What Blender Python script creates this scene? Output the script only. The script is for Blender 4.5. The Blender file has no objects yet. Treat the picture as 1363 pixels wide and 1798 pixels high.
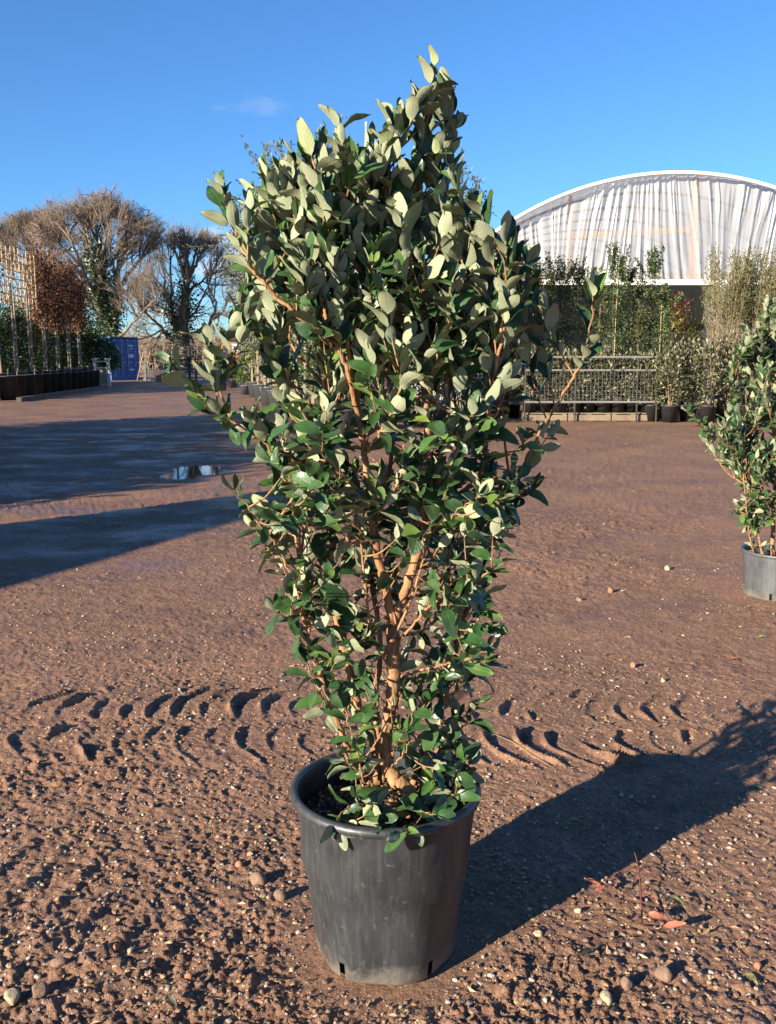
import bpy, math, random
import numpy as np
from mathutils import Vector, Matrix

# ------------------------------------------------------------------ camera, world, sun, exposure
sc = bpy.context.scene
COL = sc.collection
F_PX, CX, CY, CAM_H = 1650.0, 681.5, 899.0, 1.45
PITCH = math.radians(9.43)
cam_d = bpy.data.cameras.new('camera')
cam_d.sensor_fit = 'VERTICAL'; cam_d.sensor_height = 24.0
cam_d.lens = F_PX / 1798.0 * 24.0
cam_d.clip_start = 0.05; cam_d.clip_end = 3000
cam = bpy.data.objects.new('camera', cam_d); COL.objects.link(cam)
cam.location = (0, 0, CAM_H); cam.rotation_euler = (math.pi / 2 - PITCH, 0, 0)
sc.camera = cam

SUN_AZ, SUN_EL = math.radians(48), math.radians(17.2)      # the light travels towards this azimuth (from +Y to +X)
world = bpy.data.worlds.new('World'); sc.world = world; world.use_nodes = True
wn = world.node_tree; wn.nodes.clear()
w_out = wn.nodes.new('ShaderNodeOutputWorld'); w_bg = wn.nodes.new('ShaderNodeBackground')
w_sky = wn.nodes.new('ShaderNodeTexSky'); w_sky.sky_type = 'NISHITA'; w_sky.sun_disc = False
w_sky.sun_elevation = SUN_EL; w_sky.sun_rotation = SUN_AZ + math.pi
w_sky.air_density = 1.0; w_sky.dust_density = 0.0; w_sky.ozone_density = 6.0; w_sky.altitude = 0
w_bg.inputs['Strength'].default_value = 0.072
# thin fair-weather cloud low over the horizon and one faint wisp higher up
w_tc = wn.nodes.new('ShaderNodeTexCoord')
def w_math(op, a, b=0.0, clamp=False):
    nd = wn.nodes.new('ShaderNodeMath'); nd.operation = op; nd.use_clamp = clamp
    for k, v in ((0, a), (1, b)):
        if isinstance(v, bpy.types.NodeSocket): wn.links.new(v, nd.inputs[k])
        else: nd.inputs[k].default_value = v
    return nd.outputs[0]
def w_cloud(az, el, wid, hgt, scale, lo, hi):
    mp = wn.nodes.new('ShaderNodeMapping'); mp.vector_type = 'POINT'
    wn.links.new(w_tc.outputs['Generated'], mp.inputs['Vector'])
    d = Vector((math.sin(az) * math.cos(el), math.cos(az) * math.cos(el), math.sin(el)))
    mp.inputs['Location'].default_value = (-d.x / wid, -d.y / wid, -d.z / hgt)
    mp.inputs['Scale'].default_value = (1 / wid, 1 / wid, 1 / hgt)
    ln = wn.nodes.new('ShaderNodeVectorMath'); ln.operation = 'LENGTH'; wn.links.new(mp.outputs[0], ln.inputs[0])
    nz = wn.nodes.new('ShaderNodeTexNoise'); nz.inputs['Scale'].default_value = scale; nz.inputs['Detail'].default_value = 6
    mp2 = wn.nodes.new('ShaderNodeMapping'); wn.links.new(w_tc.outputs['Generated'], mp2.inputs['Vector']); mp2.inputs['Scale'].default_value = (1, 1, 2.6)
    wn.links.new(mp2.outputs[0], nz.inputs['Vector'])
    f = w_math('SUBTRACT', nz.outputs['Fac'], w_math('MULTIPLY', ln.outputs['Value'], .42))
    mr = wn.nodes.new('ShaderNodeMapRange'); mr.interpolation_type = 'SMOOTHSTEP'; wn.links.new(f, mr.inputs['Value'])
    mr.inputs['From Min'].default_value = lo; mr.inputs['From Max'].default_value = hi
    return mr.outputs[0]
cl = w_math('MAXIMUM', w_cloud(math.radians(-9.0), math.radians(5.6), .060, .040, 17, .14, .42),
            w_math('MULTIPLY', w_cloud(math.radians(-7.3), math.radians(13.8), .06, .016, 30, .22, .6), .16))
w_tint = wn.nodes.new('ShaderNodeMix'); w_tint.data_type = 'RGBA'; w_tint.blend_type = 'MULTIPLY'; w_tint.inputs[0].default_value = 1.0
wn.links.new(w_sky.outputs[0], w_tint.inputs[6]); w_tint.inputs[7].default_value = (.68, .86, 1.0, 1)      # clear, deep winter blue over the whole sky
w_mix = wn.nodes.new('ShaderNodeMix'); w_mix.data_type = 'RGBA'
wn.links.new(w_math('MULTIPLY', cl, .8), w_mix.inputs[0]); wn.links.new(w_tint.outputs[2], w_mix.inputs[6]); w_mix.inputs[7].default_value = (4.6, 4.7, 5.2, 1)
wn.links.new(w_mix.outputs[2], w_bg.inputs['Color'])
wn.links.new(w_bg.outputs[0], w_out.inputs[0])

sun_d = bpy.data.lights.new('sun', 'SUN'); sun_d.energy = 5.0; sun_d.angle = math.radians(0.53)
sun_d.color = (1.0, 0.89, 0.73)
sun = bpy.data.objects.new('sun', sun_d); COL.objects.link(sun)
SUN_DIR = Vector((math.sin(SUN_AZ) * math.cos(SUN_EL), math.cos(SUN_AZ) * math.cos(SUN_EL), -math.sin(SUN_EL)))
sun.rotation_euler = SUN_DIR.to_track_quat('-Z', 'Y').to_euler(); sun.location = (-8, -6, 12)

sc.view_settings.view_transform = 'Standard'; sc.view_settings.look = 'None'
sc.view_settings.exposure = 1.5; sc.view_settings.gamma = 1.0
sc.view_settings.use_curve_mapping = False
sc.render.engine = 'CYCLES'
sc.cycles.use_denoising = True
sc.cycles.max_bounces = 8; sc.cycles.transparent_max_bounces = 12
sc.cycles.sample_clamp_indirect = 6

rnd = random.Random(5); rng = np.random.default_rng(5)

# ------------------------------------------------------------------ helpers
def P(px, py, Y):
    """the world point at photograph pixel (px, py) that lies at distance Y in front of the camera's foot"""
    a, b = (px - CX) / F_PX, (CY - py) / F_PX
    cp, sp = math.cos(PITCH), math.sin(PITCH)
    dx, dy, dz = a, b * sp + cp, b * cp - sp
    t = Y / dy
    return np.array((dx * t, Y, CAM_H + dz * t))
def G(px, py):
    b = (CY - py) / F_PX; cp, sp = math.cos(PITCH), math.sin(PITCH)
    return P(px, py, CAM_H / -(b * cp - sp) * (b * sp + cp))[:2]
def pix(p):
    p = np.asarray(p, float); cp, sp = math.cos(PITCH), math.sin(PITCH)
    z = p[..., 1] * cp - (p[..., 2] - CAM_H) * sp; u = p[..., 1] * sp + (p[..., 2] - CAM_H) * cp
    return CX + F_PX * p[..., 0] / z, CY - F_PX * u / z, z

_T = np.random.default_rng(77).random((256, 256))
def vnoise(x, y, s=0):
    x = np.asarray(x, float) + s * 17.31; y = np.asarray(y, float) + s * 9.77
    xi = np.floor(x).astype(int); yi = np.floor(y).astype(int)
    fx, fy = x - xi, y - yi; fx = fx * fx * (3 - 2 * fx); fy = fy * fy * (3 - 2 * fy)
    a = _T[xi & 255, yi & 255]; b = _T[(xi + 1) & 255, yi & 255]
    c = _T[xi & 255, (yi + 1) & 255]; d = _T[(xi + 1) & 255, (yi + 1) & 255]
    return (a + (b - a) * fx) * (1 - fy) + (c + (d - c) * fx) * fy
def fbm(x, y, o=4, s=0, g=.5):
    t, a, n = 0, 1, 0
    for k in range(o):
        t = t + a * vnoise(x * 2 ** k * 1.03, y * 2 ** k, s + k * 3); n += a; a *= g
    return t / n
def nrm(v):
    v = np.asarray(v, float); return v / np.maximum(np.linalg.norm(v, axis=-1, keepdims=True), 1e-9)
def sstep(a, b, x):
    t = np.clip((x - a) / (b - a), 0, 1); return t * t * (3 - 2 * t)

def cells(x, y, s=0):
    """distance to the nearest scattered point and that point's random value"""
    xi = np.floor(x).astype(int); yi = np.floor(y).astype(int); best = np.full(np.shape(x), 9.0); val = np.zeros(np.shape(x))
    for a in (-1, 0, 1):
        for b in (-1, 0, 1):
            i_, j_ = (xi + a + s * 31) & 255, (yi + b + s * 57) & 255
            px_ = xi + a + _T[i_, j_]; py_ = yi + b + _T[j_, (i_ + 91) & 255]; d = np.hypot(x - px_, y - py_)
            m_ = d < best; best = np.where(m_, d, best); val = np.where(m_, _T[(i_ + 13) & 255, (j_ + 171) & 255], val)
    return best, val
class MB:
    """collects vertices and faces, built as ONE mesh object"""
    def __init__(s): s.V, s.F, s.M, s.U, s.A, s.n = [], [], [], [], [], 0
    def add(s, V, F, m=0, uv=None, attr=None):
        V = np.asarray(V, float).reshape(-1, 3); F = np.asarray(F, int)
        s.V.append(V); s.F.append(F + s.n); s.n += len(V)
        s.M.append(np.full(len(F), m) if np.isscalar(m) else np.asarray(m))
        s.U.append(np.zeros((len(V), 2)) if uv is None else uv)
        s.A.append(np.zeros(len(V)) if attr is None else attr)
        return s
    def box(s, c, size, rz=0, m=0, tilt=0):
        c = np.asarray(c, float); h = np.asarray(size, float) / 2
        v = np.array([(x, y, z) for x in (-1, 1) for y in (-1, 1) for z in (-1, 1)], float) * h
        if tilt:
            ct, st = math.cos(tilt), math.sin(tilt); v = np.stack((v[:, 0] * ct - v[:, 2] * st, v[:, 1], v[:, 0] * st + v[:, 2] * ct), 1)
        cz, sz = math.cos(rz), math.sin(rz)
        v = np.stack((v[:, 0] * cz - v[:, 1] * sz, v[:, 0] * sz + v[:, 1] * cz, v[:, 2]), 1)
        return s.add(v + c, [(0, 1, 3, 2), (4, 6, 7, 5), (0, 4, 5, 1), (2, 3, 7, 6), (0, 2, 6, 4), (1, 5, 7, 3)], m)
    def tubes(s, pts, rad, ns=6, m=0, attr=None, caps=True):
        """pts (N,k,3), rad (N,k)"""
        pts = np.asarray(pts, float); rad = np.asarray(rad, float)
        if pts.ndim == 2: pts, rad = pts[None], rad[None]
        N, k, _ = pts.shape
        t = nrm(np.gradient(pts, axis=1))
        mean = nrm(pts[:, -1] - pts[:, 0] + 1e-6)
        ref = np.where(np.abs(mean[:, 2:3]) < .8, np.array([[0, 0, 1.]]), np.array([[1., 0, 0]]))[:, None, :]
        a = nrm(np.cross(t, np.broadcast_to(ref, t.shape))); b = np.cross(t, a)
        th = np.arange(ns) * 2 * math.pi / ns
        V = pts[:, :, None] + rad[:, :, None, None] * (a[:, :, None] * np.cos(th)[:, None] + b[:, :, None] * np.sin(th)[:, None])
        base = (np.arange(N) * k * ns)[:, None, None]
        i = (np.arange(k - 1) * ns)[None, :, None]; j = np.arange(ns)[None, None, :]; j2 = (j + 1) % ns
        q = np.stack((base + i + j, base + i + ns + j, base + i + ns + j2, base + i + j2), -1).reshape(-1, 4)
        at = None if attr is None else np.repeat(np.asarray(attr), k * ns)
        uv = np.stack(np.broadcast_arrays((j / ns) + 0 * i[:, :1] + np.zeros((N, k, 1)), np.linspace(0, 1, k)[None, :, None] + np.zeros((N, 1, ns))), -1).reshape(-1, 2)
        s.add(V, q, m, uv, at)
        if caps and ns in (3, 4):
            pass
        elif caps:
            n0 = s.n - N * k * ns
            for e in (0, k - 1):
                r = n0 + base[:, 0, 0][:, None] + e * ns + np.arange(ns)[None]
                for w in range(1, ns - 1):
                    tri = np.stack((r[:, 0], r[:, w], r[:, w + 1]), 1)
                    s.F.append(tri); s.M.append(np.full(len(tri), m))
        return s
    def line(s, pts, r0, r1=None, ns=6, k=None, m=0):
        pts = np.asarray(pts, float)
        if k: pts = smooth_poly(pts, k)
        return s.tubes(pts[None], np.linspace(r0, r0 if r1 is None else r1, len(pts))[None], ns, m)
    def lathe(s, prof, seg=32, c=(0, 0, 0), m=0):
        prof = np.asarray(prof, float); th = np.arange(seg) * 2 * math.pi / seg
        V = np.stack((prof[:, None, 0] * np.cos(th), prof[:, None, 0] * np.sin(th), prof[:, None, 1] + 0 * th), -1) + np.asarray(c)
        i = (np.arange(len(prof) - 1) * seg)[:, None]; j = np.arange(seg)[None]; j2 = (j + 1) % seg
        return s.add(V, np.stack((i + j, i + j2, i + seg + j2, i + seg + j), -1).reshape(-1, 4), m)
    def prism(s, poly, y0, y1, m=0):
        """polygon in (x,z) extruded from y0 to y1"""
        n = len(poly); a = [(x, y0, z) for x, z in poly]; b = [(x, y1, z) for x, z in poly]
        k0 = s.n
        s.add(a + b, [(i, (i + 1) % n, n + (i + 1) % n, n + i) for i in range(n)], m)
        for o in (0, n):
            tri = np.array([(k0 + o, k0 + o + w, k0 + o + w + 1) for w in range(1, n - 1)]); s.F.append(tri); s.M.append(np.full(len(tri), m))
        return s
    def mesh(s, name, mats, smooth=False):
        me = bpy.data.meshes.new(name); V = np.concatenate(s.V)
        loops = np.concatenate([f.ravel() for f in s.F]).astype(np.int32)
        sizes = np.concatenate([np.full(len(f), f.shape[1]) for f in s.F]).astype(np.int32)
        me.vertices.add(len(V)); me.vertices.foreach_set('co', V.astype(np.float32).ravel())
        me.loops.add(len(loops)); me.loops.foreach_set('vertex_index', loops)
        me.polygons.add(len(sizes))
        me.polygons.foreach_set('loop_start', np.concatenate(([0], np.cumsum(sizes)[:-1])).astype(np.int32))
        me.polygons.foreach_set('loop_total', sizes)
        me.polygons.foreach_set('material_index', np.concatenate(s.M).astype(np.int32))
        me.polygons.foreach_set('use_smooth', np.full(len(sizes), smooth))
        for m in mats: me.materials.append(m)
        uv = me.uv_layers.new(name='UVMap'); uv.data.foreach_set('uv', np.concatenate(s.U)[loops].astype(np.float32).ravel())
        at = me.attributes.new('lv', 'FLOAT', 'POINT'); at.data.foreach_set('value', np.concatenate(s.A).astype(np.float32))
        me.update(calc_edges=True); me.validate()
        return me
    def build(s, name, mats, parent=None, smooth=False, **tags):
        if not isinstance(mats, (list, tuple)): mats = [mats]
        return link(name, s.mesh(name, mats, smooth), parent, **tags)
def link(name, me, parent=None, loc=None, **tags):
    o = bpy.data.objects.new(name, me); COL.objects.link(o)
    if parent is not None: o.parent = parent
    if loc is not None: o.location = loc
    for k, v in tags.items(): o[{'cat': 'category'}.get(k, k)] = v
    return o
def thing(name, label, cat, loc=(0, 0, 0), rz=0, group=None):
    o = bpy.data.objects.new(name, None); COL.objects.link(o)
    o.location = loc; o.rotation_euler = (0, 0, rz); o.empty_display_size = .1
    o['label'] = label; o['category'] = cat
    if group: o['group'] = group
    return o
def copy_tree(o, parent=None, loc=None, rz=None, label=None, group=None, scale=None):
    c = o.copy(); COL.objects.link(c); c.parent = parent
    if loc is not None: c.location = loc
    if rz is not None: c.rotation_euler = (0, 0, rz)
    if scale is not None: c.scale = (scale,) * 3
    if label: c['label'] = label
    if group: c['group'] = group
    for ch in list(o.children): copy_tree(ch, c)
    return c
def smooth_poly(pts, k):
    """Catmull-Rom through pts, k samples evenly along it"""
    pts = np.asarray(pts, float)
    if len(pts) == 2: return pts[0] + np.linspace(0, 1, k)[:, None] * (pts[1] - pts[0])
    q = np.vstack((2 * pts[0] - pts[1], pts, 2 * pts[-1] - pts[-2])); out = []
    for i in range(len(pts) - 1):
        t = np.linspace(0, 1, 13)[:-1, None]; a, b, c, d = q[i:i + 4]
        out.append(.5 * (2 * b + (c - a) * t + (2 * a - 5 * b + 4 * c - d) * t ** 2 + (3 * b - a - 3 * c + d) * t ** 3))
    out = np.vstack(out + [pts[-1:]])
    L = np.concatenate(([0], np.cumsum(np.linalg.norm(np.diff(out, axis=0), axis=1))))
    u = np.linspace(0, L[-1], k)
    return np.stack([np.interp(u, L, out[:, i]) for i in range(3)], 1)

# ------------------------------------------------------------------ materials
class NT:
    def __init__(s, name):
        s.m = bpy.data.materials.new(name); s.m.use_nodes = True; s.t = s.m.node_tree; s.t.nodes.clear()
        s.out = s.t.nodes.new('ShaderNodeOutputMaterial')
    def n(s, kind, ins=None, **kw):
        nd = s.t.nodes.new('ShaderNode' + kind)
        for k, v in kw.items(): setattr(nd, k, v)
        for k, v in (ins or {}).items():
            if isinstance(v, bpy.types.NodeSocket): s.t.links.new(v, nd.inputs[k])
            else: nd.inputs[k].default_value = v
        return nd
    def noise(s, vec, scale, detail=4, rough=.55, dist=0):
        i = {'Scale': scale, 'Detail': detail, 'Roughness': rough, 'Distortion': dist}
        if vec is not None: i['Vector'] = vec
        return s.n('TexNoise', i).outputs['Fac']
    def ramp(s, fac, stops, interp='LINEAR'):
        nd = s.n('ValToRGB', {'Fac': fac}); r = nd.color_ramp; r.interpolation = interp
        while len(r.elements) < len(stops): r.elements.new(.5)
        for e, (p, c) in zip(r.elements, stops):
            e.position = p; e.color = (c, c, c, 1) if np.isscalar(c) else (*c, 1)
        return nd.outputs['Color']
    def mix(s, fac, a, b, mode='MIX'):
        nd = s.n('Mix', data_type='RGBA', blend_type=mode)
        for k, v in ((0, fac), (6, a), (7, b)):
            if isinstance(v, bpy.types.NodeSocket): s.t.links.new(v, nd.inputs[k])
            else: nd.inputs[k].default_value = v if k == 0 else ((*v, 1) if len(v) == 3 else v)
        return nd.outputs[2]
    def math(s, op, a, b=0.0, clamp=False):
        nd = s.n('Math', operation=op, use_clamp=clamp)
        for k, v in ((0, a), (1, b)):
            if isinstance(v, bpy.types.NodeSocket): s.t.links.new(v, nd.inputs[k])
            else: nd.inputs[k].default_value = v
        return nd.outputs[0]
    def coord(s, out='Object'): return s.n('TexCoord').outputs[out]
    def pos(s): return s.n('NewGeometry').outputs['Position']
    def mapping(s, vec, scale=(1, 1, 1), rot=(0, 0, 0)):
        return s.n('Mapping', {'Vector': vec, 'Scale': scale, 'Rotation': rot}).outputs[0]
    def bump(s, h, strength=.4, dist=.01, normal=None):
        i = {'Height': h, 'Strength': strength, 'Distance': dist}
        if normal is not None: i['Normal'] = normal
        return s.n('Bump', i).outputs[0]
    def bsdf(s, **ins):
        return s.n('BsdfPrincipled', {k.replace('_', ' '): v for k, v in ins.items()}).outputs[0]
    def done(s, sh): s.t.links.new(sh, s.out.inputs['Surface']); return s.m
def c4(c): return (*c, 1.0)

def plain(name, c, rough=.6, var=.25, scale=8, metal=0.0, bump=.0, c2=None, spec=.5, stretch=(1, 1, 1)):
    m = NT(name); v = m.mapping(m.coord(), stretch)
    f = m.noise(v, scale, 5, .6)
    d = c2 or tuple(x * (1 - var) for x in c)
    col = m.mix(m.ramp(f, [(.3, 0.0), (.7, 1.0)]), d, c)
    kw = dict(Base_Color=col, Roughness=rough, Metallic=metal, Specular_IOR_Level=spec)
    if bump: kw['Normal'] = m.bump(m.noise(v, scale * 3, 6, .65), bump, .01)
    return m.done(m.bsdf(**kw))
def leafy(name, c_a, c_b, rough=.5, trans=.25, spec=.4, c_c=None):
    """two-tone leaf colours by the leaf's own random value; light passes through"""
    m = NT(name); lv = m.n('Attribute', attribute_name='lv').outputs['Fac']
    stops = [(0, c_a), (.75, c_b)] + ([(1, c_c)] if c_c else [])
    col = m.ramp(lv, stops)
    b = m.bsdf(Base_Color=col, Roughness=rough, Specular_IOR_Level=spec)
    t = m.n('BsdfTranslucent', {'Color': col}).outputs[0]
    return m.done(m.n('MixShader', {0: trans, 1: b, 2: t}).outputs[0])

# feijoa leaf: upper face and lower face
def leaf_face(name, upper):
    m = NT(name); uv = m.n('UVMap', uv_map='UVMap').outputs[0]
    sx = m.n('SeparateXYZ', {0: uv}); u, v = sx.outputs[0], sx.outputs[1]
    au = m.math('ABSOLUTE', m.math('SUBTRACT', u, .5))
    mid = m.math('SUBTRACT', 1.0, m.math('DIVIDE', au, .035), True)
    ph = m.math('FRACT', m.math('SUBTRACT', m.math('MULTIPLY', v, 8.0), m.math('MULTIPLY', au, 3.6)))
    lat = m.math('SUBTRACT', 1.0, m.math('DIVIDE', m.math('ABSOLUTE', m.math('SUBTRACT', ph, .5)), .09), True)
    vein = m.math('MAXIMUM', mid, m.math('MULTIPLY', lat, .55))
    at = m.n('Attribute', attribute_name='lv').outputs['Fac']
    r = m.math('FRACT', m.math('ADD', at, m.n('ObjectInfo').outputs['Random']))
    ps = m.pos(); nz = m.noise(ps, 60, 4, .6)
    if upper:
        base = m.ramp(r, [(0, (.020, .058, .016)), (.55, (.034, .094, .022)), (.86, (.052, .125, .026)), (.94, (.10, .17, .028)), (1, (.17, .24, .04))])
        dust = m.ramp(m.noise(ps, 26, 5, .6), [(.45, 0.0), (.75, .42)])
        base = m.mix(dust, base, (.15, .19, .11))
        base = m.mix(m.ramp(m.noise(ps, 33, 3, .5), [(.70, 0.0), (.76, .8)]), base, (.10, .07, .03))
        col = m.mix(m.math('MULTIPLY', vein, .35), base, (.09, .14, .06))
        b = m.bsdf(Base_Color=col, Roughness=m.ramp(nz, [(.3, .26), (.8, .5)]), Specular_IOR_Level=.5,
                   Normal=m.bump(m.math('ADD', m.math('MULTIPLY', vein, -1.0), m.math('MULTIPLY', nz, .8)), .35, .002))
        tc, tf = (.07, .17, .02, 1), .14
    else:
        base = m.ramp(r, [(0, (.22, .25, .15)), (.5, (.30, .325, .20)), (.85, (.36, .385, .235)), (1, (.33, .38, .165))])
        base = m.mix(m.ramp(nz, [(.35, 0.0), (.75, .35)]), base, (.25, .27, .185))
        col = m.mix(m.math('MULTIPLY', vein, .6), base, (.46, .48, .29))
        b = m.bsdf(Base_Color=col, Roughness=.75, Specular_IOR_Level=.25,
                   Normal=m.bump(m.math('ADD', vein, m.math('MULTIPLY', nz, .5)), .45, .003))
        tc, tf = (.12, .20, .03, 1), .14
    t = m.n('BsdfTranslucent', {'Color': tc}).outputs[0]; tf = .2
    return m.done(m.n('MixShader', {0: tf, 1: b, 2: t}).outputs[0])
M = {}
M['leaf_top'] = leaf_face('leaf_upper_face', True); M['leaf_under'] = leaf_face('leaf_lower_face', False)
def bark(name, a, b, scale=30, bump=.6):
    m = NT(name); v = m.mapping(m.pos(), (1, 1, .18)); f = m.noise(v, scale, 6, .65); g = m.noise(m.pos(), scale * .25, 4)
    col = m.mix(m.ramp(f, [(.35, 0.0), (.65, 1.0)]), a, b); col = m.mix(m.ramp(g, [(.4, 0.0), (.8, .5)]), col, tuple(x * .55 for x in a))
    if name == 'orange_bark': col = m.mix(m.ramp(m.noise(m.mapping(m.pos(), (1, 1, .35)), 24, 5, .7), [(.50, 0.0), (.64, .75)]), col, (.17, .125, .085))
    return m.done(m.bsdf(Base_Color=col, Roughness=.85, Specular_IOR_Level=.2, Normal=m.bump(f, bump, .006)))
M['bark_orange'] = bark('orange_bark', (.20, .088, .038), (.47, .255, .125), 75, .9)
M['bark_grey'] = bark('grey_bark', (.10, .085, .065), (.24, .205, .16), 6)
M['bark_pale'] = bark('pale_trunk_bark', (.13, .115, .09), (.28, .255, .205), 9)
M['twig_brown'] = plain('brown_twig', (.215, .160, .115), .85, .4, 3)
M['cane'] = plain('bamboo_cane', (.55, .38, .21), .55, .3, 3)
M['timber'] = plain('weathered_timber', (.34, .25, .16), .8, .45, 5, bump=.3, stretch=(1, 1, .15))
M['pallet'] = plain('pallet_timber', (.24, .18, .115), .85, .4, 4, bump=.3)
M['orange_timber'] = plain('orange_tunnel_timber', (.55, .26, .12), .7, .25, 3)
M['steel'] = plain('galvanised_steel', (.12, .12, .11), .6, .3, 6, metal=.2)
M['cream_paint'] = plain('cream_painted_wood', (.58, .54, .44), .6, .2, 6)
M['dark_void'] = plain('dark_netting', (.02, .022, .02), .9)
M['black_pot'] = plain('black_plastic_pot', (.022, .023, .026), .5, .35, 7, c2=(.045, .042, .04))
M['grey_pot'] = plain('grey_plastic_pot', (.10, .105, .115), .55, .3, 5)
M['soil'] = plain('dark_compost', (.045, .028, .018), .95, .6, 60, bump=.8)
M['brick'] = plain('far_brick', (.30, .155, .10), .9, .3, 2)
M['slate'] = plain('slate_roof', (.06, .055, .055), .7, .3, 2)
M['white_frame'] = plain('white_frame', (.75, .75, .73), .5, .1, 3)
M['glass'] = plain('dark_window_glass', (.03, .04, .05), .1, .1, 3)
M['blue_paint'] = plain('blue_container_paint', (.022, .090, .32), .5, .35, 1.5, c2=(.018, .07, .25))
M['rod_grey'] = plain('container_lock_rod', (.42, .46, .52), .5, .2, 4, metal=.3)
M['white_print'] = plain('white_print', (.62, .66, .70), .6, .2, 4)
M['yellow_print'] = plain('yellow_print', (.6, .42, .12), .6, .2, 4)
M['rust'] = plain('red_oxide', (.28, .07, .035), .7, .4, 4)

# ------------------------------------------------------------------ ground
POT = np.array((-0.006, 2.14))
def ground_h(x, y):
    r = np.hypot(x, y)
    fade = 1 - .75 * sstep(7, 25, r)
    rough = sstep(.40, .62, fbm(x * .55, y * .55, 3, 1))                       # churned here, trodden flat there
    rough = np.clip(.75 * rough + .42 * sstep(.1, -1.2, x) * (1 - sstep(3.2, 4.6, y)) + .32 * (1 - sstep(1.9, 2.4, y)), 0, .62)
    rough *= 1 - .72 * sstep(.2, .7, x) * sstep(1.8, 2.4, y) * (1 - sstep(2.9, 3.6, y))
    h = .030 * (fbm(x * .45, y * .45, 2, 2) - .5) * 1.2
    cl = fbm(x * 4.5, y * 4.5, 4, 3); ridge = 1 - np.abs(2 * fbm(x * 7, y * 7, 3, 9) - 1)
    h = h + rough * (.012 * (cl - .5) + .006 * (ridge - .8)) + .014 * (fbm(x * 11, y * 11, 3, 12) - .5) * (.5 + rough)
    cr = fbm(x * 24, y * 24, 3, 6)
    h = h + (.18 + rough) * .015 * (np.abs(2 * cr - 1) - .25) + .009 * (vnoise(x * 70, y * 70, 8) - .5) * (.75 + .6 * rough)
    # crumbs of earth
    crumb = (.25 + rough) * sstep(.42, .62, fbm(x * 2.1, y * 2.1, 3, 52))
    for sc_, am, th_, sd in ((13, .016, .92, 1), (27, .007, .78, 2), (55, .006, .50, 3), (100, .0050, .30, 4)):
        d_, v_ = cells(x * sc_ + .6 * vnoise(x * sc_ * 2, y * sc_ * 2, 3), y * sc_ + .6 * vnoise(x * sc_ * 2, y * sc_ * 2, 5), sd)
        h = h + am * np.sqrt(np.clip(1 - (d_ / .46) ** 2, 0, 1)) * sstep(th_, 1.0, v_) * (.14 + 1.25 * crumb)
    # tyre print: chevron lugs across the yard
    v = y - (3.56 - .03 * x); a = np.abs(v)
    wob = .05 * (fbm(x * 2.2, y * 2.2, 2, 15) - .5)
    ph = (x - .50 * np.maximum(a - .03, 0) ** 1.9 + .05 * np.sin(a * 9) + 2.2 * wob + .03 * (fbm(x * 7, y * 7, 2, 63) - .5) + .05 * (v > 0)) / .122
    fr = ph - np.floor(ph)
    la = (.30 + .9 * _T[np.floor(ph).astype(int) & 255, (v > 0) * 9]) * (.45 + .9 * sstep(.30, .60, fbm(x * 6, y * 6, 2, 61))); lug = la * (np.exp(-((fr - .45) / .080) ** 2) - .55 * np.exp(-((fr - .70) / .16) ** 2))
    win = sstep(.03, .09, a) * (1 - sstep(.33, .45, a)) * np.clip(sstep(.36, .54, fbm(x * 1.9, y * 2.4, 3, 30)) + .8 * np.exp(-((x + .72) / .38) ** 4) + .8 * np.exp(-((x - .85) / .34) ** 4), 0, 1) * np.clip(sstep(.22, .42, fbm(x * 5, y * 5, 2, 33)) + .7 * (x < -.2), 0, 1)
    win = win * (1 - .45 * sstep(1.3, 1.8, x)) * sstep(-1.7, -1.4, x) * (1 - sstep(2.1, 2.6, x))
    h = h * (1 - .5 * win) + .021 * win * lug * (.6 + .8 * vnoise(x * 18, y * 18, 4))
    # second, fainter old print nearer the pot
    v2 = (y - 2.15) * .8 + (x + .75) * .6; u2 = -(y - 2.15) * .6 + (x + .75) * .8
    f2 = (u2 + .8 * np.abs(v2) ** 1.4) / .14; f2 = f2 - np.floor(f2)
    h = h + .016 * np.exp(-((f2 - .5) / .16) ** 2) * np.exp(-(v2 / .22) ** 2) * sstep(-.75, -.45, u2) * (1 - sstep(.2, .5, u2))
    h = h * fade
    d = np.hypot(x - POT[0], y - POT[1]); k = sstep(.19, .36, d)
    h = h * k + (1 - k) * (-.004)
    d2 = np.hypot(x - 2.40, y - 5.62); k = sstep(.2, .4, d2); h = h * k
    # dip of the puddle
    dp = np.hypot((x + 2.5) / .6, (y - 12.0) / 1.1); e_ = np.exp(-dp ** 2); h = h * (1 - e_) - .03 * e_
    return h
def ground_z(x, y): return float(ground_h(np.array([x]), np.array([y]))[0])

ang = np.concatenate((np.arange(-33, 33.01, .105), np.arange(38, 327, 6)))
ang = np.radians(ang)
rad = [.5]
while rad[-1] < 900:
    r = rad[-1]; rad.append(r * (1.03 if r < 1.5 else 1.0023 if r < 4.6 else 1.0036 if r < 9 else 1.011 if r < 45 else 1.12))
rad = np.array(rad)
gx = rad[:, None] * np.sin(ang); gy = rad[:, None] * np.cos(ang)
gz = ground_h(gx, gy)
na = len(ang); nr = len(rad)
i = (np.arange(nr - 1) * na)[:, None]; j = np.arange(na)[None]; j2 = (j + 1) % na
gb = MB(); gb.add(np.stack((gx, gy, gz), -1), np.stack((i + j, i + na + j, i + na + j2, i + j2), -1).reshape(-1, 4)[:, ::-1])
k0 = gb.n; gb.add([(0, 0, 0)], np.zeros((0, 3), int))
gb.F.append(np.stack((np.full(na, k0), np.arange(na), (np.arange(na) + 1) % na), 1)[:, ::-1]); gb.M.append(np.zeros(na, int))

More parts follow.
